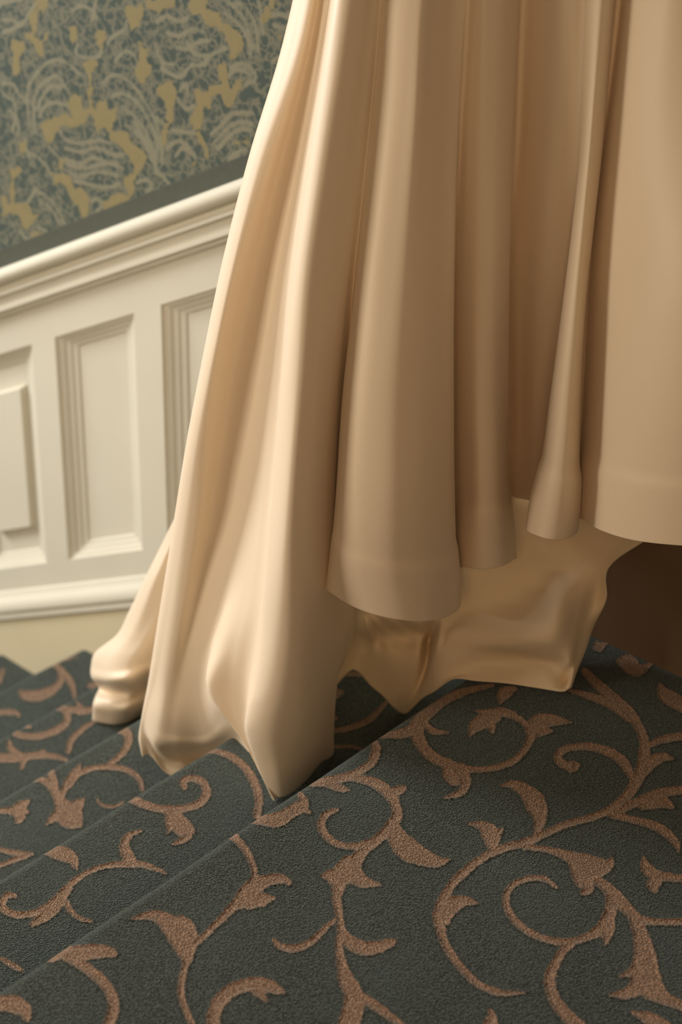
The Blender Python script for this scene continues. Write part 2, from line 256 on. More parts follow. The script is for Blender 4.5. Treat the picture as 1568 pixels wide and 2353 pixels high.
# ------------------------------------------------------------------ floor and stairs under one patterned carpet
VINES = """764 -1103 773 -1100 779 -1097 780 -1097 779 -1096 779 -1092 778 -1088 773 -1083 766 -1078 758 -1075 751 -1075 742 -1076 735 -1079 727 -1084 720 -1089 715 -1095 710 -1102 706 -1114 703 -1125 703 -1135 705 -1145 709 -1156 715 -1168 723 -1180 732 -1191 742 -1200 753 -1209 765 -1216 777 -1221 790 -1225 803 -1228 815 -1230 832 -1230 851 -1229 851 -1239 851 -1249 851 -1258 851 -1264 851 -1263 851 -1257 831 -1262 820 -1263 809 -1262 796 -1260 783 -1257 770 -1253 756 -1248 743 -1241 731 -1232 719 -1222 709 -1211 699 -1199 691 -1187 684 -1174 678 -1162 674 -1150 673 -1136 675 -1119 681 -1102 690 -1085 704 -1070 720 -1059 735 -1051 750 -1047 764 -1046 777 -1048 788 -1053 796 -1061 802 -1070 805 -1080 803 -1092 795 -1106 783 -1115 772 -1119 763 -1123 755 -1117
729 -1228 715 -1237 700 -1247 683 -1255 665 -1262 650 -1266 638 -1268 627 -1267 621 -1263 623 -1255 620 -1259 620 -1272 620 -1284 619 -1291 619 -1297 619 -1302 617 -1306 613 -1306 609 -1303 605 -1300 601 -1294 597 -1283 594 -1269 596 -1250 614 -1229 631 -1217 646 -1209 661 -1203 675 -1200 686 -1198 697 -1195 711 -1191 725 -1187 747 -1198
706 -1249 695 -1255 685 -1261 677 -1266 671 -1272 666 -1278 660 -1285 656 -1287 654 -1284 655 -1277 656 -1270 659 -1260 664 -1249 670 -1238 675 -1228 705 -1222
640 -1250 632 -1247 624 -1245 618 -1242 614 -1239 610 -1236 605 -1233 603 -1231 607 -1227 613 -1222 620 -1216 629 -1212 639 -1208 649 -1206 660 -1203 668 -1226
847 -976 842 -965 838 -953 829 -947 815 -944 798 -940 781 -937 765 -936 748 -936 731 -939 711 -944 690 -952 669 -961 648 -972 628 -984 610 -996 596 -1007 583 -1019 571 -1032 560 -1044 550 -1058 539 -1072 522 -1078 520 -1063 530 -1049 541 -1034 553 -1018 567 -1003 582 -988 600 -973 621 -959 644 -945 668 -932 692 -923 716 -915 739 -910 760 -908 779 -908 797 -911 814 -917 836 -919 851 -927 851 -944 851 -959 851 -974 851 -976
765 -1716 772 -1718 781 -1722 787 -1729 787 -1739 784 -1750 777 -1760 769 -1770 757 -1779 742 -1786 727 -1787 712 -1785 700 -1780 689 -1773 681 -1764 674 -1754 667 -1742 661 -1729 655 -1716 648 -1704 642 -1691 640 -1676 645 -1658 654 -1642 662 -1628 670 -1614 678 -1600 683 -1586 686 -1570 687 -1552 685 -1535 681 -1519 675 -1504 668 -1490 659 -1478 648 -1467 638 -1457 626 -1446 615 -1435 603 -1427 592 -1421 581 -1416 569 -1412 559 -1408 548 -1405 537 -1401 536 -1396 542 -1393 554 -1393 567 -1394 580 -1395 593 -1398 607 -1401 621 -1407 634 -1416 647 -1426 659 -1438 669 -1450 679 -1463 687 -1477 694 -1493 700 -1509 704 -1526 706 -1545 706 -1564 705 -1582 702 -1598 699 -1613 695 -1627 691 -1642 688 -1655 685 -1665 683 -1676 681 -1689 682 -1703 684 -1717 689 -1729 695 -1740 701 -1749 709 -1756 718 -1760 727 -1763 738 -1764 745 -1763 748 -1762 753 -1759 758 -1754 761 -1749 764 -1743 764 -1740 763 -1737 758 -1733 752 -1729 754 -1720
629 -1416 645 -1410 659 -1404 671 -1399 683 -1393 693 -1387 702 -1381 708 -1376 712 -1369 716 -1360 716 -1350 714 -1337 712 -1324 714 -1321 718 -1320 725 -1330 733 -1341 737 -1352 737 -1366 732 -1379 723 -1394 711 -1408 696 -1420 679 -1431 662 -1439 645 -1445 629 -1449 614 -1439
675 -1670 671 -1687 666 -1703 663 -1717 661 -1730 660 -1744 658 -1758 649 -1768 639 -1766 634 -1754 630 -1741 627 -1727 628 -1710 631 -1693 633 -1677 657 -1659
651 -1652 641 -1658 630 -1664 616 -1669 601 -1672 585 -1673 570 -1672 558 -1668 549 -1661 540 -1655 540 -1650 546 -1648 557 -1652 568 -1656 578 -1657 591 -1658 605 -1656 617 -1654 626 -1650 635 -1645 645 -1639 656 -1641
851 -1564 845 -1560 823 -1563 811 -1561 800 -1558 788 -1553 778 -1550 771 -1548 765 -1545 760 -1543 752 -1543 740 -1546 726 -1549 721 -1548 723 -1544 734 -1533 746 -1520 763 -1510 781 -1504 798 -1503 813 -1505 828 -1510 851 -1512 851 -1525 851 -1538 851 -1550 851 -1561 851 -1565
607 -1896 594 -1896 581 -1896 568 -1896 555 -1893 543 -1889 530 -1885 529 -1881 534 -1878 549 -1878 564 -1877 578 -1878 590 -1880 601 -1884 612 -1887 613 -1892
1480 -1089 1470 -1094 1459 -1100 1446 -1102 1433 -1099 1420 -1093 1410 -1085 1406 -1072 1404 -1058 1403 -1045 1408 -1039 1414 -1039 1417 -1052 1419 -1065 1424 -1074 1432 -1081 1443 -1086 1453 -1089 1460 -1088 1469 -1085 1479 -1081 1483 -1083
1702 -1185 1702 -1167 1683 -1159 1667 -1154 1653 -1153 1637 -1154 1620 -1158 1603 -1164 1586 -1172 1569 -1181 1554 -1190 1539 -1200 1523 -1210 1495 -1203 1511 -1171 1527 -1164 1545 -1156 1565 -1148 1585 -1141 1607 -1134 1628 -1130 1648 -1128 1668 -1129 1702 -1125 1702 -1143 1702 -1163 1702 -1182 1702 -1186
1545 -1166 1559 -1144 1574 -1124 1585 -1104 1593 -1086 1598 -1068 1601 -1051 1600 -1032 1596 -1012 1588 -994 1577 -978 1562 -964 1546 -952 1530 -944 1512 -939 1496 -937 1480 -938 1465 -941 1451 -945 1439 -951 1426 -959 1412 -969 1404 -968 1406 -959 1419 -948 1433 -936 1450 -925 1469 -918 1489 -914 1508 -914 1528 -916 1548 -922 1566 -931 1583 -944 1598 -961 1610 -978 1620 -997 1627 -1017 1630 -1039 1628 -1061 1621 -1083 1611 -1105 1597 -1127 1580 -1149 1564 -1170 1548 -1176
1549 -1185 1540 -1199 1526 -1215 1502 -1232 1475 -1241 1456 -1244 1441 -1243 1431 -1237 1423 -1228 1416 -1218 1409 -1204 1429 -1186 1444 -1174 1458 -1163 1472 -1154 1487 -1149 1498 -1148 1501 -1150 1503 -1154 1513 -1154 1529 -1151 1560 -1153
1490 -1270 1489 -1260 1488 -1251 1485 -1244 1480 -1235 1472 -1223 1464 -1211 1485 -1180 1518 -1180 1521 -1195 1523 -1212 1523 -1229 1517 -1245 1507 -1258 1499 -1270 1493 -1273
1469 -1182 1471 -1170 1473 -1158 1477 -1145 1486 -1132 1496 -1122 1506 -1111 1511 -1108 1513 -1111 1517 -1119 1521 -1127 1524 -1133 1526 -1142 1526 -1152 1526 -1163 1496 -1191
1702 -1077 1702 -1086 1702 -1095 1672 -1119 1651 -1132 1630 -1143 1609 -1153 1593 -1149 1602 -1131 1622 -1119 1642 -1106 1660 -1096 1677 -1086 1702 -1071 1702 -1069 1702 -1071
1650 -1008 1646 -1024 1643 -1039 1638 -1055 1630 -1073 1619 -1093 1608 -1113 1587 -1126 1576 -1115 1583 -1095 1590 -1075 1599 -1056 1612 -1038 1627 -1023 1641 -1008 1648 -1004
1650 -1338 1634 -1327 1618 -1316 1605 -1310 1595 -1312 1588 -1315 1591 -1314 1592 -1309 1583 -1317 1573 -1327 1567 -1332 1563 -1329 1559 -1320 1557 -1308 1570 -1288 1593 -1278 1612 -1277 1629 -1283 1643 -1295 1655 -1310 1667 -1325 1662 -1335
1606 -1308 1601 -1297 1596 -1286 1595 -1273 1600 -1259 1610 -1246 1619 -1232 1625 -1227 1630 -1229 1635 -1239 1640 -1248 1643 -1257 1642 -1269 1638 -1283 1635 -1297 1621 -1311
1590 -1303 1585 -1294 1579 -1285 1574 -1277 1578 -1266 1590 -1263 1601 -1267 1611 -1271 1622 -1275 1614 -1296
1506 -1446 1490 -1441 1473 -1435 1457 -1428 1442 -1416 1427 -1402 1413 -1389 1415 -1382 1423 -1379 1441 -1390 1458 -1400 1475 -1410 1490 -1418 1504 -1425 1518 -1432 1517 -1441
1441 -1492 1437 -1476 1433 -1461 1429 -1446 1424 -1431 1419 -1416 1414 -1401 1421 -1391 1432 -1391 1438 -1406 1444 -1420 1450 -1435 1453 -1451 1456 -1468 1459 -1484 1451 -1493
1702 -815 1684 -815 1671 -813 1666 -814 1663 -814 1655 -816 1646 -821 1636 -830 1625 -844 1615 -858 1608 -875 1603 -894 1598 -911 1596 -923 1594 -933 1593 -944 1586 -951 1579 -950 1576 -942 1573 -932 1573 -919 1575 -901 1580 -880 1588 -859 1599 -839 1613 -819 1629 -802 1649 -787 1671 -775 1702 -764 1702 -780 1702 -796 1702 -809 1702 -819
2390 -568 2392 -589 2394 -609 2394 -631 2390 -656 2382 -681 2371 -706 2354 -728 2336 -746 2319 -762 2302 -766 2303 -752 2318 -735 2333 -720 2344 -705 2352 -686 2359 -663 2364 -641 2368 -619 2371 -598 2374 -575 2382 -567
2449 -962 2434 -948 2418 -934 2405 -920 2394 -904 2385 -889 2377 -874 2368 -861 2360 -850 2352 -839 2341 -829 2328 -821 2316 -813 2304 -807 2290 -802 2277 -797 2277 -789 2286 -783 2303 -785 2320 -786 2337 -789 2353 -796 2367 -805 2381 -815 2392 -826 2402 -837 2412 -849 2422 -863 2433 -876 2445 -889 2458 -903 2473 -916 2488 -930 2477 -954
2415 -865 2436 -865 2456 -865 2470 -864 2480 -862 2495 -855 2512 -847 2518 -847 2516 -853 2504 -866 2488 -882 2465 -895 2440 -899 2417 -898 2397 -898 2392 -881
2413 -881 2395 -897 2378 -913 2360 -929 2351 -932 2351 -926 2363 -908 2375 -890 2387 -871 2411 -864
2371 -856 2372 -840 2372 -825 2372 -809 2379 -801 2388 -801 2393 -814 2399 -827 2405 -839 2390 -857
2554 -620 2537 -618 2518 -617 2509 -618 2498 -623 2482 -632 2471 -642 2466 -652 2462 -668 2460 -686 2462 -707 2466 -730 2474 -750 2486 -766 2501 -780 2516 -790 2532 -794 2554 -789 2554 -791 2554 -791 2554 -785 2554 -777 2554 -767 2528 -765 2512 -757 2514 -748 2526 -743 2554 -742 2554 -756 2554 -772 2554 -789 2554 -805 2554 -815 2524 -826 2505 -824 2488 -816 2472 -805 2455 -790 2441 -772 2431 -750 2424 -726 2421 -703 2423 -681 2429 -657 2443 -633 2466 -611 2494 -593 2523 -583 2554 -580 2554 -596 2554 -612 2554 -620
2539 -623 2515 -618 2498 -609 2482 -600 2466 -593 2450 -587 2436 -575 2429 -558 2426 -540 2424 -522 2433 -509 2447 -508 2455 -522 2463 -535 2472 -546 2483 -554 2497 -562 2511 -572 2525 -584 2554 -588 2554 -607 2554 -616
2467 -547 2484 -544 2501 -541 2518 -537 2523 -540 2517 -547 2499 -557 2481 -566 2464 -576 2451 -567
3406 -197 3396 -192 3367 -197 3354 -200 3340 -206 3322 -218 3306 -231 3295 -243 3287 -257 3283 -274 3283 -295 3288 -318 3295 -337 3304 -352 3316 -366 3326 -377 3328 -382 3334 -384 3345 -385 3351 -390 3342 -399 3329 -408 3310 -418 3287 -420 3265 -412 3245 -398 3231 -377 3227 -348 3231 -316 3239 -287 3249 -261 3264 -238 3283 -216 3308 -195 3336 -177 3366 -165 3406 -156 3406 -173 3406 -189 3406 -196
3344 -197 3316 -206 3288 -215 3265 -223 3244 -232 3224 -241 3205 -250 3188 -260 3172 -270 3155 -281 3147 -281 3149 -273 3164 -259 3179 -245 3198 -230 3219 -216 3242 -203 3268 -191 3296 -183 3324 -176 3352 -170 3361 -180
3276 -552 3262 -536 3248 -521 3237 -511 3230 -507 3221 -506 3209 -506 3206 -500 3214 -493 3228 -488 3245 -483 3264 -485 3279 -497 3293 -513 3306 -529 3297 -547
3406 -195 3406 -169 3393 -150 3378 -133 3372 -115 3367 -96 3363 -77 3367 -73 3372 -72 3379 -88 3391 -103 3406 -116 3406 -140 3406 -167 3406 -193 3406 -197
3173 -192 3157 -190 3142 -187 3126 -185 3133 -156 3167 -141 3176 -151 3185 -161 3194 -171 3190 -185
4071 -162 4093 -137 4116 -112 4138 -87 4152 -82 4154 -90 4138 -116 4122 -141 4105 -167 4077 -179
6 -1453 6 -1437 6 -1422 6 -1413 -23 -1426 -41 -1430 -58 -1434 -75 -1439 -91 -1446 -108 -1455 -124 -1464 -138 -1474 -150 -1485 -158 -1496 -164 -1508 -168 -1521 -171 -1536 -173 -1553 -176 -1571 -180 -1589 -184 -1607 -189 -1625 -193 -1643 -196 -1660 -200 -1677 -202 -1695 -205 -1713 -207 -1730 -217 -1739 -225 -1734 -223 -1717 -221 -1699 -219 -1681 -216 -1664 -214 -1647 -212 -1630 -210 -1612 -208 -1595 -206 -1577 -202 -1559 -197 -1540 -191 -1522 -183 -1505 -173 -1490 -161 -1475 -146 -1461 -129 -1449 -112 -1438 -94 -1427 -74 -1418 -55 -1411 -35 -1405 6 -1386 6 -1397 6 -1415 6 -1434 6 -1451 6 -1454
-215 -1581 -212 -1561 -209 -1543 -208 -1527 -206 -1514 -205 -1499 -205 -1485 -209 -1473 -215 -1463 -220 -1456 -223 -1452 -230 -1451 -238 -1449 -241 -1442 -234 -1435 -224 -1431 -212 -1428 -199 -1429 -187 -1437 -178 -1448 -170 -1462 -162 -1476 -156 -1492 -155 -1512 -160 -1535 -169 -1557 -177 -1578 -200 -1595
-227 -1576 -233 -1563 -240 -1549 -245 -1537 -246 -1526 -246 -1515 -246 -1504 -245 -1500 -241 -1500 -231 -1502 -222 -1505 -212 -1510 -203 -1519 -194 -1532 -185 -1544 -198 -1573
6 -1350 -4 -1342 -28 -1341 -40 -1334 -53 -1328 -66 -1322 -77 -1310 -80 -1292 -78 -1273 -76 -1257 -78 -1241 -80 -1223 -73 -1199 -52 -1178 -35 -1173 -18 -1167 6 -1156 -14 -1178 -32 -1195 -40 -1205 -36 -1203 -35 -1207 -36 -1221 -36 -1238 -34 -1254 -31 -1266 -28 -1274 -24 -1283 -16 -1292 6 -1294 6 -1311 6 -1329 6 -1347 6 -1351
-67 -1231 -77 -1228 -87 -1224 -97 -1220 -98 -1217 -95 -1213 -82 -1207 -69 -1200 -56 -1194 -48 -1211
-205 -1726 -211 -1742 -218 -1759 -225 -1775 -235 -1792 -247 -1808 -258 -1824 -270 -1839 -282 -1853 -295 -1867 -308 -1877 -321 -1886 -337 -1895 -358 -1906 -382 -1917 -406 -1928 -414 -1924 -409 -1915 -385 -1903 -362 -1892 -341 -1881 -327 -1873 -316 -1865 -306 -1856 -294 -1844 -283 -1831 -272 -1817 -261 -1802 -251 -1787 -243 -1772 -235 -1757 -228 -1741 -220 -1725 -210 -1719
-54 -1783 -65 -1770 -75 -1758 -86 -1752 -98 -1751 -112 -1753 -126 -1757 -139 -1761 -150 -1765 -161 -1770 -174 -1775 -190 -1780 -205 -1785 -216 -1789 -228 -1793 -241 -1798 -256 -1797 -253 -1782 -245 -1770 -236 -1757 -222 -1743 -204 -1729 -184 -1717 -162 -1708 -142 -1703 -123 -1702 -107 -1705 -91 -1709 -75 -1717 -62 -1729 -55 -1745 -52 -1763 -49 -1780 -51 -1783
-141 -1729 -153 -1728 -163 -1728 -170 -1727 -179 -1727 -191 -1727 -204 -1729 -210 -1725 -205 -1718 -193 -1708 -180 -1698 -163 -1691 -147 -1689 -135 -1691 -123 -1692 -118 -1713
-445 -1889 -431 -1872 -417 -1856 -408 -1843 -403 -1830 -400 -1818 -398 -1805 -399 -1794 -401 -1783 -405 -1772 -411 -1762 -419 -1753 -426 -1746 -435 -1740 -445 -1735 -454 -1730 -461 -1725 -467 -1719 -474 -1714 -474 -1711 -472 -1709 -462 -1706 -451 -1703 -439 -1701 -426 -1703 -412 -1706 -398 -1713 -387 -1723 -379 -1736 -372 -1750 -367 -1764 -363 -1779 -362 -1796 -364 -1813 -369 -1832 -378 -1852 -391 -1871 -407 -1889 -421 -1905 -443 -1909
-416 -1763 -432 -1762 -447 -1761 -462 -1760 -465 -1757 -461 -1752 -445 -1744 -429 -1736 -413 -1729 -401 -1743
-337 -1612 -347 -1617 -358 -1622 -371 -1622 -384 -1617 -396 -1609 -405 -1597 -411 -1583 -413 -1567 -413 -1550 -412 -1531 -408 -1512 -405 -1495 -403 -1483 -402 -1473 -400 -1462 -395 -1456 -389 -1458 -389 -1469 -389 -1479 -389 -1492 -391 -1508 -394 -1527 -395 -1543 -394 -1558 -390 -1571 -386 -1581 -378 -1590 -368 -1597 -360 -1602 -354 -1603 -346 -1603 -336 -1602 -332 -1606
6 -1890 6 -1906 6 -1922 6 -1936 6 -1949 6 -1960 6 -1970 6 -1978 6 -1988 6 -1999 6 -2001 6 -2001 6 -1993 -20 -1997 -30 -1988 -31 -1974 -27 -1959 -19 -1942 6 -1916 6 -1903 6 -1889 6 -1888
-40 -1964 -52 -1957 -64 -1950 -75 -1941 -84 -1931 -91 -1920 -98 -1911 -103 -1904 -109 -1898 -116 -1891 -115 -1878 -100 -1872 -90 -1874 -78 -1876 -66 -1882 -55 -1890 -45 -1900 -36 -1910 -27 -1919 -16 -1927 6 -1929 -12 -1955
-33 -1974 -48 -1973 -62 -1971 -76 -1970 -91 -1970 -107 -1969 -124 -1970 -141 -1971 -157 -1973 -172 -1977 -186 -1981 -200 -1987 -212 -1993 -219 -1999 -226 -2007 -233 -2016 -241 -2028 -248 -2041 -256 -2054 -277 -2061 -283 -2045 -275 -2033 -266 -2019 -256 -2007 -248 -1995 -238 -1984 -224 -1973 -208 -1964 -190 -1955 -172 -1949 -153 -1945 -134 -1943 -116 -1942 -97 -1941 -79 -1941 -62 -1942 -47 -1947 -34 -1952 -18 -1955 -16 -1965
-50 -2171 -60 -2164 -69 -2158 -77 -2154 -84 -2151 -90 -2149 -94 -2147 -98 -2145 -108 -2147 -120 -2149 -130 -2146 -126 -2136 -116 -2128 -105 -2118 -87 -2110 -69 -2109 -54 -2111 -41 -2117 -30 -2126 -21 -2135 -10 -2142 -25 -2166
6 -1779 6 -1760 6 -1740 6 -1719 6 -1696 6 -1672 6 -1649 6 -1630 6 -1613 6 -1595 6 -1593 6 -1596 6 -1613 6 -1630 6 -1650 6 -1672 6 -1696 6 -1719 6 -1739 6 -1759 6 -1779 6 -1780
-131 -1153 -124 -1162 -118 -1171 -115 -1183 -115 -1198 -120 -1213 -129 -1229 -141 -1244 -156 -1255 -172 -1263 -188 -1268 -205 -1269 -219 -1269 -230 -1267 -240 -1264 -250 -1258 -260 -1251 -270 -1242 -279 -1230 -287 -1216 -293 -1200 -297 -1182 -296 -1164 -293 -1148 -290 -1132 -274 -1117 -263 -1126 -266 -1142 -269 -1156 -270 -1168 -267 -1182 -263 -1197 -257 -1211 -251 -1222 -243 -1231 -235 -1238 -227 -1243 -219 -1245 -209 -1246 -197 -1245 -183 -1243 -172 -1239 -162 -1233 -153 -1226 -147 -1220 -143 -1212 -140 -1203 -137 -1193 -137 -1183 -138 -1171 -139 -1159 -136 -1153
-16 -1134 -28 -1130 -37 -1123 -44 -1115 -52 -1104 -59 -1091 -65 -1079 -71 -1069 -76 -1059 -82 -1049 -78 -1035 -65 -1031 -56 -1038 -47 -1045 -38 -1054 -30 -1066 -21 -1078 -12 -1088 -4 -1097 2 -1106 6 -1116 -7 -1129
-50 -1112 -63 -1110 -77 -1108 -89 -1104 -97 -1098 -102 -1090 -107 -1083 -107 -1079 -103 -1077 -92 -1076 -82 -1076 -72 -1077 -61 -1080 -49 -1084 -36 -1089 -36 -1102
754 -516 750 -507 745 -498 742 -488 743 -478 746 -468 749 -458 753 -449 761 -447 770 -447 778 -447 785 -448 792 -453 798 -460 805 -467 789 -505
674 -608 672 -597 671 -585 670 -574 673 -565 681 -562 691 -564 702 -566 712 -567 702 -598
822 -398 810 -387 798 -375 787 -365 776 -357 764 -350 752 -343 753 -335 760 -331 774 -336 787 -341 801 -347 814 -357 828 -367 851 -367 844 -383
630 -631 620 -616 610 -601 601 -583 594 -563 588 -540 585 -516 588 -492 594 -468 600 -446 606 -428 611 -411 617 -393 625 -386 629 -390 627 -407 624 -423 621 -441 616 -462 612 -483 610 -503 612 -524 617 -545 623 -565 630 -583 639 -599 648 -615 642 -628
583 -686 569 -672 554 -658 540 -648 526 -643 511 -641 496 -640 496 -635 501 -630 516 -631 532 -631 549 -635 564 -646 579 -660 593 -674 591 -683
6 -872 6 -875 -25 -901 -32 -910 -41 -922 -50 -939 -57 -955 -59 -970 -59 -988 -57 -1004 -54 -1018 -50 -1030 -45 -1040 -41 -1048 -37 -1055 -32 -1062 -35 -1073 -45 -1076 -51 -1070 -57 -1064 -63 -1056 -69 -1046 -76 -1034 -81 -1020 -85 -1003 -87 -984 -86 -961 -78 -937 -66 -913 -50 -891 -31 -876 6 -853 6 -857 6 -865
-72 -1052 -85 -1047 -98 -1042 -111 -1038 -123 -1036 -135 -1035 -148 -1035 -162 -1036 -175 -1039 -188 -1042 -202 -1047 -216 -1054 -229 -1063 -240 -1072 -247 -1081 -253 -1091 -258 -1110 -263 -1135 -266 -1160 -268 -1180 -269 -1201 -269 -1222 -271 -1242 -273 -1260 -274 -1278 -302 -1301 -319 -1285 -311 -1266 -304 -1248 -299 -1230 -297 -1212 -298 -1193 -297 -1170 -295 -1144 -291 -1116 -283 -1090 -270 -1067 -254 -1050 -239 -1037 -222 -1024 -203 -1011 -184 -1001 -165 -996 -147 -995 -131 -995 -117 -998 -104 -1003 -92 -1009 -80 -1017 -70 -1026 -59 -1035 -61 -1046
-260 -1121 -276 -1137 -293 -1154 -312 -1169 -331 -1182 -350 -1191 -370 -1195 -389 -1194 -405 -1188 -419 -1181 -432 -1174 -445 -1166 -455 -1155 -460 -1140 -460 -1125 -460 -1111 -458 -1109 -456 -1108 -447 -1115 -439 -1120 -431 -1122 -420 -1123 -406 -1123 -392 -1122 -376 -1120 -361 -1117 -348 -1115 -339 -1113 -329 -1113 -318 -1111 -304 -1106 -287 -1099 -269 -1091 -251 -1096
-202 -1031 -206 -1021 -211 -1011 -214 -1000 -213 -989 -209 -980 -205 -971 -202 -967 -199 -968 -194 -972 -190 -976 -186 -980 -182 -987 -179 -998 -175 -1009 -184 -1029
-327 -1175 -344 -1181 -360 -1186 -376 -1192 -379 -1191 -378 -1187 -365 -1171 -351 -1156 -338 -1140 -317 -1146
-264 -1274 -265 -1286 -265 -1298 -266 -1308 -269 -1319 -272 -1333 -275 -1348 -301 -1379 -327 -1370 -332 -1359 -336 -1347 -338 -1333 -336 -1317 -333 -1302 -329 -1289 -292 -1254
-318 -1340 -332 -1341 -348 -1342 -366 -1339 -379 -1328 -389 -1314 -398 -1300 -397 -1296 -394 -1295 -377 -1297 -361 -1299 -347 -1297 -337 -1293 -325 -1286 -310 -1279 -291 -1303
-274 -1375 -282 -1373 -290 -1372 -297 -1372 -307 -1370 -318 -1367 -329 -1365 -327 -1331 -294 -1313 -285 -1320 -276 -1328 -269 -1338 -266 -1349 -266 -1359 -267 -1369 -269 -1374
-285 -1348 -302 -1367 -319 -1387 -336 -1406 -353 -1422 -369 -1435 -384 -1448 -398 -1459 -410 -1470 -421 -1481 -431 -1495 -442 -1512 -455 -1528 -470 -1543 -485 -1557 -498 -1570 -511 -1582 -523 -1595 -538 -1608 -554 -1618 -568 -1625 -575 -1630 -581 -1639 -588 -1651 -595 -1665 -603 -1678 -611 -1693 -619 -1709 -650 -1724 -663 -1698 -656 -1682 -649 -1664 -640 -1646 -629 -1629 -615 -1612 -598 -1595 -578 -1583 -561 -1575 -548 -1570 -536 -1565 -523 -1558 -509 -1550 -495 -1540 -481 -1528 -468 -1516 -457 -1502 -446 -1486 -434 -1470 -420 -1456 -407 -1445 -394 -1433 -380 -1419 -366 -1406 -354 -1391 -344 -1373 -335 -1353 -325 -1331 -291 -1318
-418 -1481 -431 -1491 -446 -1503 -464 -1512 -483 -1515 -501 -1514 -518 -1509 -530 -1499 -539 -1486 -545 -1473 -549 -1460 -551 -1446 -553 -1434 -546 -1419 -533 -1420 -527 -1430 -521 -1439 -515 -1448 -508 -1457 -500 -1465 -493 -1470 -483 -1472 -470 -1474 -459 -1474 -449 -1473 -436 -1469 -421 -1464 -412 -1468
-589 -1622 -603 -1621 -616 -1619 -629 -1618 -642 -1618 -657 -1618 -673 -1618 -691 -1618 -711 -1618 -731 -1618 -735 -1609 -727 -1600 -707 -1599 -687 -1597 -668 -1595 -651 -1593 -636 -1591 -620 -1591 -606 -1592 -592 -1595 -579 -1598 -576 -1612
-81 -439 -65 -461 -50 -484 -36 -506 -25 -527 -14 -545 6 -554 6 -580 6 -605 6 -627 6 -649 6 -672 -10 -708 -26 -740 -42 -765 -60 -787 -82 -804 -104 -818 -125 -828 -144 -837 -164 -843 -184 -847 -204 -845 -222 -841 -239 -835 -256 -827 -272 -818 -287 -807 -302 -794 -316 -779 -328 -762 -338 -743 -346 -722 -350 -698 -349 -672 -344 -644 -338 -617 -329 -592 -319 -569 -309 -546 -290 -535 -285 -553 -297 -575 -308 -595 -317 -616 -323 -639 -327 -663 -328 -685 -325 -706 -319 -725 -310 -743 -300 -759 -287 -774 -272 -785 -256 -792 -239 -797 -221 -800 -203 -803 -186 -805 -170 -804 -155 -801 -140 -795 -125 -787 -109 -776 -93 -764 -82 -754 -76 -745 -71 -736 -67 -725 -62 -710 -57 -690 -54 -667 -51 -644 -49 -620 -49 -598 -51 -576 -56 -554 -62 -531 -71 -505 -82 -479 -93 -452 -89 -442
-38 -730 -36 -749 -35 -766 -31 -784 -20 -804 6 -816 6 -850 6 -854 6 -853 -26 -849 -49 -833 -65 -813 -71 -790 -70 -768 -69 -747 -53 -726
-58 -735 -75 -741 -92 -746 -110 -747 -122 -737 -130 -723 -138 -710 -137 -706 -133 -704 -120 -711 -108 -717 -96 -720 -84 -719 -69 -714 -53 -710 -46 -720
-206 -819 -214 -833 -224 -850 -240 -869 -259 -880 -274 -884 -286 -887 -297 -867 -276 -839 -264 -836 -255 -835 -252 -834 -249 -831 -241 -820 -232 -806 -209 -796
-246 -833 -263 -842 -278 -849 -287 -855 -294 -863 -301 -874 -305 -885 -305 -901 -300 -921 -296 -942 -297 -945 -300 -945 -311 -931 -323 -916 -330 -898 -328 -875 -318 -852 -304 -830 -285 -813 -266 -800 -249 -789 -230 -801
-202 -828 -214 -839 -226 -849 -238 -859 -242 -860 -242 -855 -234 -841 -226 -827 -219 -812 -201 -808
-313 -565 -310 -546 -307 -531 -308 -525 -309 -519 -314 -509 -321 -496 -330 -480 -341 -463 -352 -445 -352 -442 -349 -440 -328 -441 -306 -443 -288 -448 -273 -457 -262 -469 -255 -491 -260 -519 -270 -543 -279 -563 -302 -582
-324 -565 -329 -549 -334 -533 -339 -516 -338 -511 -333 -508 -317 -507 -301 -506 -285 -505 -291 -545
-272 -532 -256 -525 -238 -518 -221 -514 -204 -511 -188 -512 -173 -516 -162 -525 -155 -536 -149 -546 -141 -556 -131 -567 -121 -578 -121 -581 -124 -584 -141 -584 -158 -583 -173 -580 -184 -571 -191 -562 -198 -555 -207 -550 -218 -545 -230 -543 -244 -545 -260 -550 -276 -555 -282 -546
-168 -539 -160 -551 -152 -563 -146 -577 -143 -595 -143 -614 -148 -636 -159 -657 -171 -671 -183 -683 -188 -686 -189 -682 -188 -668 -187 -656 -190 -650 -192 -642 -195 -631 -198 -618 -200 -605 -202 -589 -204 -573 -191 -543
-172 -611 -188 -619 -205 -627 -221 -635 -227 -634 -225 -626 -214 -607 -202 -588 -190 -568 -161 -570
-135 -409 -124 -418 -113 -430 -110 -451 -122 -478 -138 -496 -153 -511 -157 -514 -158 -510 -156 -492 -156 -477 -157 -470 -155 -461 -152 -443 -150 -422 -144 -410
-476 -629 -480 -619 -484 -608 -473 -578 -454 -579 -448 -588 -444 -594 -437 -595 -428 -594 -423 -593 -422 -592 -419 -587 -417 -581 -417 -572 -419 -560 -425 -548 -434 -535 -447 -523 -461 -513 -478 -508 -496 -505 -514 -505 -530 -508 -545 -513 -560 -520 -577 -531 -597 -544 -617 -558 -625 -555 -621 -542 -602 -522 -582 -501 -561 -484 -541 -473 -521 -468 -502 -466 -482 -468 -462 -474 -444 -482 -428 -494 -415 -510 -405 -525 -398 -540 -394 -555 -393 -571 -397 -589 -406 -606 -420 -621 -435 -628 -449 -629 -461 -628 -472 -621 -479 -614 -467 -610 -458 -594 -460 -606 -462 -620 -469 -631
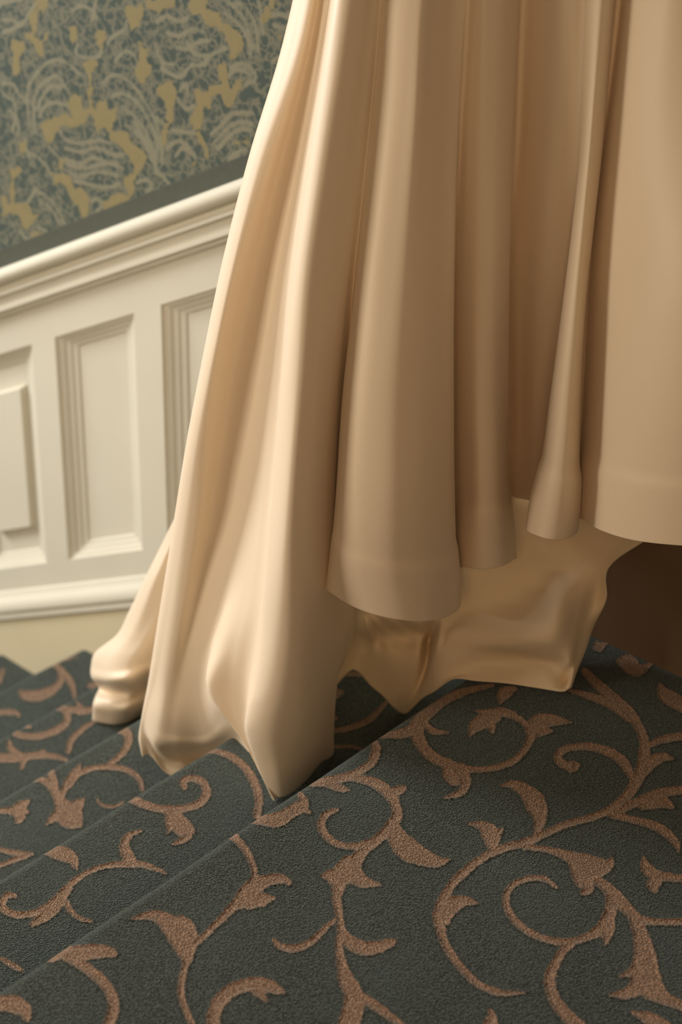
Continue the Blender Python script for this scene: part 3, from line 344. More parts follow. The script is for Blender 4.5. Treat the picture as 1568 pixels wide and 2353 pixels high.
-228 -220 -249 -233 -269 -246 -293 -259 -320 -272 -349 -286 -376 -297 -401 -304 -422 -309 -440 -316 -457 -325 -474 -337 -491 -351 -508 -365 -523 -380 -537 -396 -549 -415 -561 -436 -572 -458 -583 -481 -593 -505 -601 -527 -608 -548 -614 -567 -619 -588 -622 -615 -624 -644 -624 -670 -621 -692 -616 -712 -609 -733 -600 -754 -589 -775 -579 -797 -572 -819 -567 -839 -562 -860 -556 -883 -550 -906 -543 -927 -535 -946 -525 -963 -516 -982 -509 -1000 -505 -1018 -501 -1038 -499 -1060 -498 -1084 -499 -1108 -500 -1132 -503 -1157 -507 -1180 -512 -1202 -517 -1223 -524 -1242 -532 -1261 -542 -1279 -552 -1295 -564 -1309 -576 -1320 -588 -1329 -600 -1340 -614 -1351 -631 -1363 -651 -1373 -673 -1384 -695 -1392 -716 -1400 -739 -1405 -760 -1408 -780 -1408 -799 -1405 -817 -1398 -833 -1384 -846 -1367 -859 -1350 -859 -1348 -857 -1347 -840 -1359 -824 -1371 -807 -1380 -791 -1385 -774 -1388 -756 -1388 -736 -1384 -716 -1378 -695 -1370 -674 -1362 -654 -1352 -636 -1341 -622 -1331 -611 -1320 -601 -1309 -591 -1298 -584 -1288 -577 -1277 -568 -1264 -559 -1251 -550 -1236 -543 -1220 -536 -1203 -530 -1184 -527 -1163 -525 -1141 -524 -1118 -523 -1095 -523 -1072 -525 -1052 -528 -1034 -533 -1018 -538 -1002 -547 -985 -557 -967 -566 -947 -573 -924 -578 -900 -583 -877 -588 -855 -592 -835 -598 -815 -607 -794 -618 -773 -628 -751 -636 -730 -643 -709 -647 -685 -650 -657 -650 -627 -649 -598 -645 -573 -640 -549 -633 -525 -624 -499 -613 -471 -600 -445 -586 -419 -570 -394 -552 -371 -534 -351 -515 -334 -497 -319 -479 -303 -459 -288 -438 -274 -415 -263 -391 -254 -368 -245 -342 -235 -313 -224 -287 -215 -266 -207 -246 -199 -225 -191 -217 -200
-253 -327 -276 -325 -299 -323 -321 -321 -342 -320 -362 -318 -383 -319 -408 -324 -435 -332 -463 -339 -468 -332 -461 -321 -432 -307 -402 -294 -374 -284 -349 -281 -327 -283 -306 -288 -286 -295 -266 -305 -247 -315 -247 -321
-566 -409 -571 -393 -576 -377 -583 -359 -595 -337 -611 -311 -626 -285 -619 -260 -602 -254 -587 -281 -572 -308 -560 -334 -555 -358 -553 -378 -552 -398 -558 -410
-634 -533 -630 -508 -627 -484 -626 -465 -626 -450 -628 -436 -629 -423 -632 -414 -638 -405 -644 -395 -644 -391 -641 -388 -629 -386 -616 -384 -603 -390 -595 -405 -590 -425 -589 -450 -596 -478 -606 -505 -615 -531 -627 -543
-379 -803 -387 -797 -395 -792 -403 -791 -414 -792 -428 -796 -441 -801 -454 -809 -466 -819 -476 -827 -488 -834 -502 -841 -514 -848 -524 -857 -534 -872 -546 -889 -557 -895 -560 -885 -555 -866 -550 -846 -539 -822 -523 -798 -505 -776 -485 -759 -465 -750 -446 -747 -429 -747 -413 -748 -398 -753 -385 -760 -378 -772 -376 -785 -374 -798 -376 -802
-410 -979 -421 -975 -431 -972 -440 -974 -451 -981 -461 -990 -467 -996 -473 -999 -484 -1006 -498 -1016 -518 -1018 -515 -994 -507 -978 -496 -959 -477 -941 -457 -934 -440 -937 -427 -943 -417 -952 -411 -963 -406 -973 -407 -977
-500 -977 -495 -962 -490 -946 -485 -931 -482 -927 -480 -929 -475 -940 -471 -951 -467 -963 -484 -984
-566 -964 -583 -952 -599 -941 -616 -932 -633 -928 -650 -926 -667 -926 -683 -928 -699 -932 -712 -936 -720 -940 -733 -944 -749 -939 -760 -923 -766 -902 -769 -878 -762 -854 -751 -841 -742 -831 -738 -829 -738 -833 -739 -846 -738 -855 -733 -853 -725 -855 -712 -859 -703 -861 -704 -861 -702 -863 -691 -866 -678 -873 -666 -880 -652 -888 -637 -895 -621 -902 -605 -911 -588 -922 -571 -934 -555 -945 -556 -958
-681 -933 -695 -946 -708 -960 -723 -973 -737 -982 -747 -985 -750 -982 -752 -976 -755 -982 -757 -992 -762 -1001 -769 -1000 -774 -995 -779 -987 -777 -966 -766 -946 -756 -932 -748 -920 -739 -907 -726 -893 -713 -878 -674 -879
-749 -942 -765 -946 -781 -950 -794 -955 -806 -961 -818 -969 -832 -976 -848 -981 -866 -985 -881 -988 -894 -990 -906 -990 -918 -988 -930 -983 -942 -976 -956 -966 -972 -951 -991 -933 -1009 -915 -1007 -900 -996 -895 -978 -913 -960 -932 -944 -946 -931 -955 -920 -960 -909 -962 -900 -961 -890 -957 -879 -952 -864 -945 -847 -937 -831 -930 -818 -925 -805 -921 -790 -918 -775 -917 -759 -918 -744 -919 -740 -930
-810 -961 -822 -982 -832 -1003 -840 -1020 -844 -1033 -847 -1047 -849 -1061 -850 -1075 -849 -1091 -845 -1108 -839 -1125 -830 -1141 -820 -1154 -807 -1164 -792 -1171 -777 -1176 -759 -1178 -741 -1178 -723 -1175 -706 -1171 -690 -1163 -675 -1155 -663 -1144 -652 -1133 -644 -1121 -639 -1110 -636 -1098 -635 -1085 -637 -1071 -642 -1057 -648 -1046 -656 -1036 -665 -1030 -675 -1025 -685 -1024 -698 -1025 -711 -1026 -713 -1022 -710 -1017 -696 -1012 -682 -1007 -667 -1006 -654 -1011 -643 -1020 -634 -1030 -627 -1044 -621 -1060 -618 -1077 -619 -1093 -622 -1111 -629 -1128 -640 -1145 -654 -1161 -670 -1174 -688 -1185 -707 -1193 -726 -1199 -746 -1201 -766 -1200 -785 -1197 -802 -1192 -819 -1184 -833 -1173 -845 -1158 -856 -1141 -864 -1124 -871 -1108 -876 -1091 -879 -1073 -879 -1053 -876 -1033 -869 -1010 -857 -988 -842 -967 -829 -947 -812 -942
-840 -1026 -849 -1042 -857 -1058 -866 -1072 -877 -1083 -889 -1093 -900 -1104 -903 -1105 -904 -1102 -901 -1086 -898 -1069 -893 -1053 -885 -1037 -874 -1022 -864 -1007 -843 -1001
-840 -1128 -837 -1142 -833 -1157 -831 -1173 -833 -1191 -837 -1209 -841 -1226 -845 -1244 -850 -1263 -859 -1282 -872 -1300 -886 -1315 -901 -1328 -916 -1339 -931 -1348 -948 -1356 -968 -1363 -988 -1370 -1008 -1376 -1021 -1358 -1006 -1333 -986 -1329 -967 -1325 -950 -1320 -935 -1315 -923 -1309 -911 -1302 -899 -1292 -889 -1280 -880 -1268 -874 -1256 -868 -1241 -862 -1225 -858 -1209 -854 -1194 -852 -1180 -852 -1167 -853 -1152 -855 -1136 -849 -1126
-874 -982 -888 -992 -901 -1003 -913 -1013 -925 -1026 -937 -1041 -948 -1056 -958 -1071 -968 -1087 -975 -1102 -980 -1116 -988 -1135 -1004 -1158 -1024 -1173 -1042 -1179 -1058 -1181 -1073 -1179 -1086 -1174 -1101 -1169 -1117 -1165 -1134 -1160 -1151 -1155 -1154 -1139 -1142 -1126 -1125 -1130 -1108 -1133 -1092 -1133 -1079 -1128 -1068 -1119 -1059 -1110 -1049 -1101 -1042 -1093 -1039 -1090 -1036 -1088 -1028 -1078 -1015 -1063 -1000 -1047 -986 -1033 -971 -1018 -956 -1004 -940 -991 -923 -978 -907 -969 -892 -962 -878 -956 -867 -963
-1010 -1126 -1009 -1149 -1008 -1171 -1007 -1188 -1003 -1201 -998 -1213 -992 -1225 -992 -1228 -994 -1229 -1005 -1225 -1018 -1220 -1030 -1211 -1040 -1194 -1048 -1175 -1055 -1157 -1037 -1120
-985 -1103 -982 -1124 -980 -1144 -977 -1165 -978 -1167 -980 -1167 -991 -1155 -1002 -1142 -1014 -1130 -1004 -1104
-654 -713 -671 -706 -687 -699 -703 -693 -720 -687 -736 -682 -751 -680 -767 -679 -781 -681 -795 -684 -808 -688 -820 -693 -831 -698 -839 -703 -846 -708 -855 -713 -857 -713 -857 -709 -851 -699 -844 -688 -835 -676 -822 -666 -807 -657 -791 -650 -774 -646 -757 -646 -740 -648 -724 -653 -707 -660 -691 -667 -675 -675 -659 -683 -643 -691 -643 -704
-657 -705 -666 -675 -675 -645 -683 -619 -689 -597 -695 -579 -703 -560 -716 -537 -732 -512 -748 -486 -743 -466 -729 -460 -711 -484 -693 -508 -678 -532 -669 -553 -663 -574 -658 -598 -653 -628 -649 -662 -644 -695 -649 -705
-696 -632 -708 -617 -719 -604 -726 -594 -731 -588 -740 -582 -751 -576 -754 -568 -747 -558 -733 -550 -716 -542 -697 -543 -684 -559 -675 -579 -668 -599 -676 -626
-796 -785 -803 -799 -810 -815 -822 -830 -837 -838 -851 -841 -864 -840 -875 -835 -884 -827 -893 -819 -905 -810 -918 -801 -932 -791 -931 -775 -919 -767 -905 -775 -891 -784 -879 -791 -868 -797 -859 -800 -852 -801 -843 -800 -834 -798 -828 -796 -821 -794 -812 -787 -801 -779 -796 -778
-843 -822 -847 -835 -852 -849 -860 -865 -871 -875 -880 -878 -887 -878 -894 -876 -892 -866 -888 -856 -887 -848 -888 -845 -886 -839 -882 -828 -877 -815 -853 -798
-826 -1443 -832 -1452 -837 -1459 -838 -1466 -839 -1474 -841 -1487 -843 -1501 -872 -1518 -885 -1492 -877 -1479 -868 -1465 -858 -1452 -846 -1443 -837 -1440 -828 -1438 -825 -1439
-1057 -1239 -1073 -1241 -1089 -1243 -1103 -1245 -1117 -1247 -1132 -1248 -1147 -1250 -1157 -1228 -1141 -1205 -1125 -1204 -1109 -1204 -1093 -1207 -1079 -1214 -1067 -1224 -1056 -1234 -1055 -1237
-169 -70 -173 -80 -182 -97 -208 -105 -210 -86 -205 -64 -200 -44 -197 -40 -195 -40 -186 -49 -178 -57 -175 -55 -192 -60 -190 -61 -182 -55 -168 -51
-285 -118 -298 -122 -308 -128 -311 -133 -319 -136 -340 -140 -362 -131 -366 -101 -360 -68 -354 -38 -352 -34 -349 -34 -340 -54 -332 -71 -325 -73 -320 -65 -306 -54 -285 -48 -270 -57 -267 -74 -267 -88 -270 -108
-419 -116 -430 -138 -445 -163 -468 -186 -495 -195 -520 -196 -544 -197 -552 -162 -523 -126 -499 -124 -476 -122 -460 -121 -451 -122 -438 -117 -422 -109 -418 -110
-599 -1299 -594 -1282 -590 -1267 -587 -1256 -586 -1244 -587 -1231 -589 -1219 -592 -1211 -598 -1203 -606 -1195 -606 -1192 -604 -1190 -591 -1188 -578 -1186 -564 -1190 -552 -1201 -543 -1217 -538 -1237 -540 -1259 -544 -1279 -548 -1296 -580 -1322"""
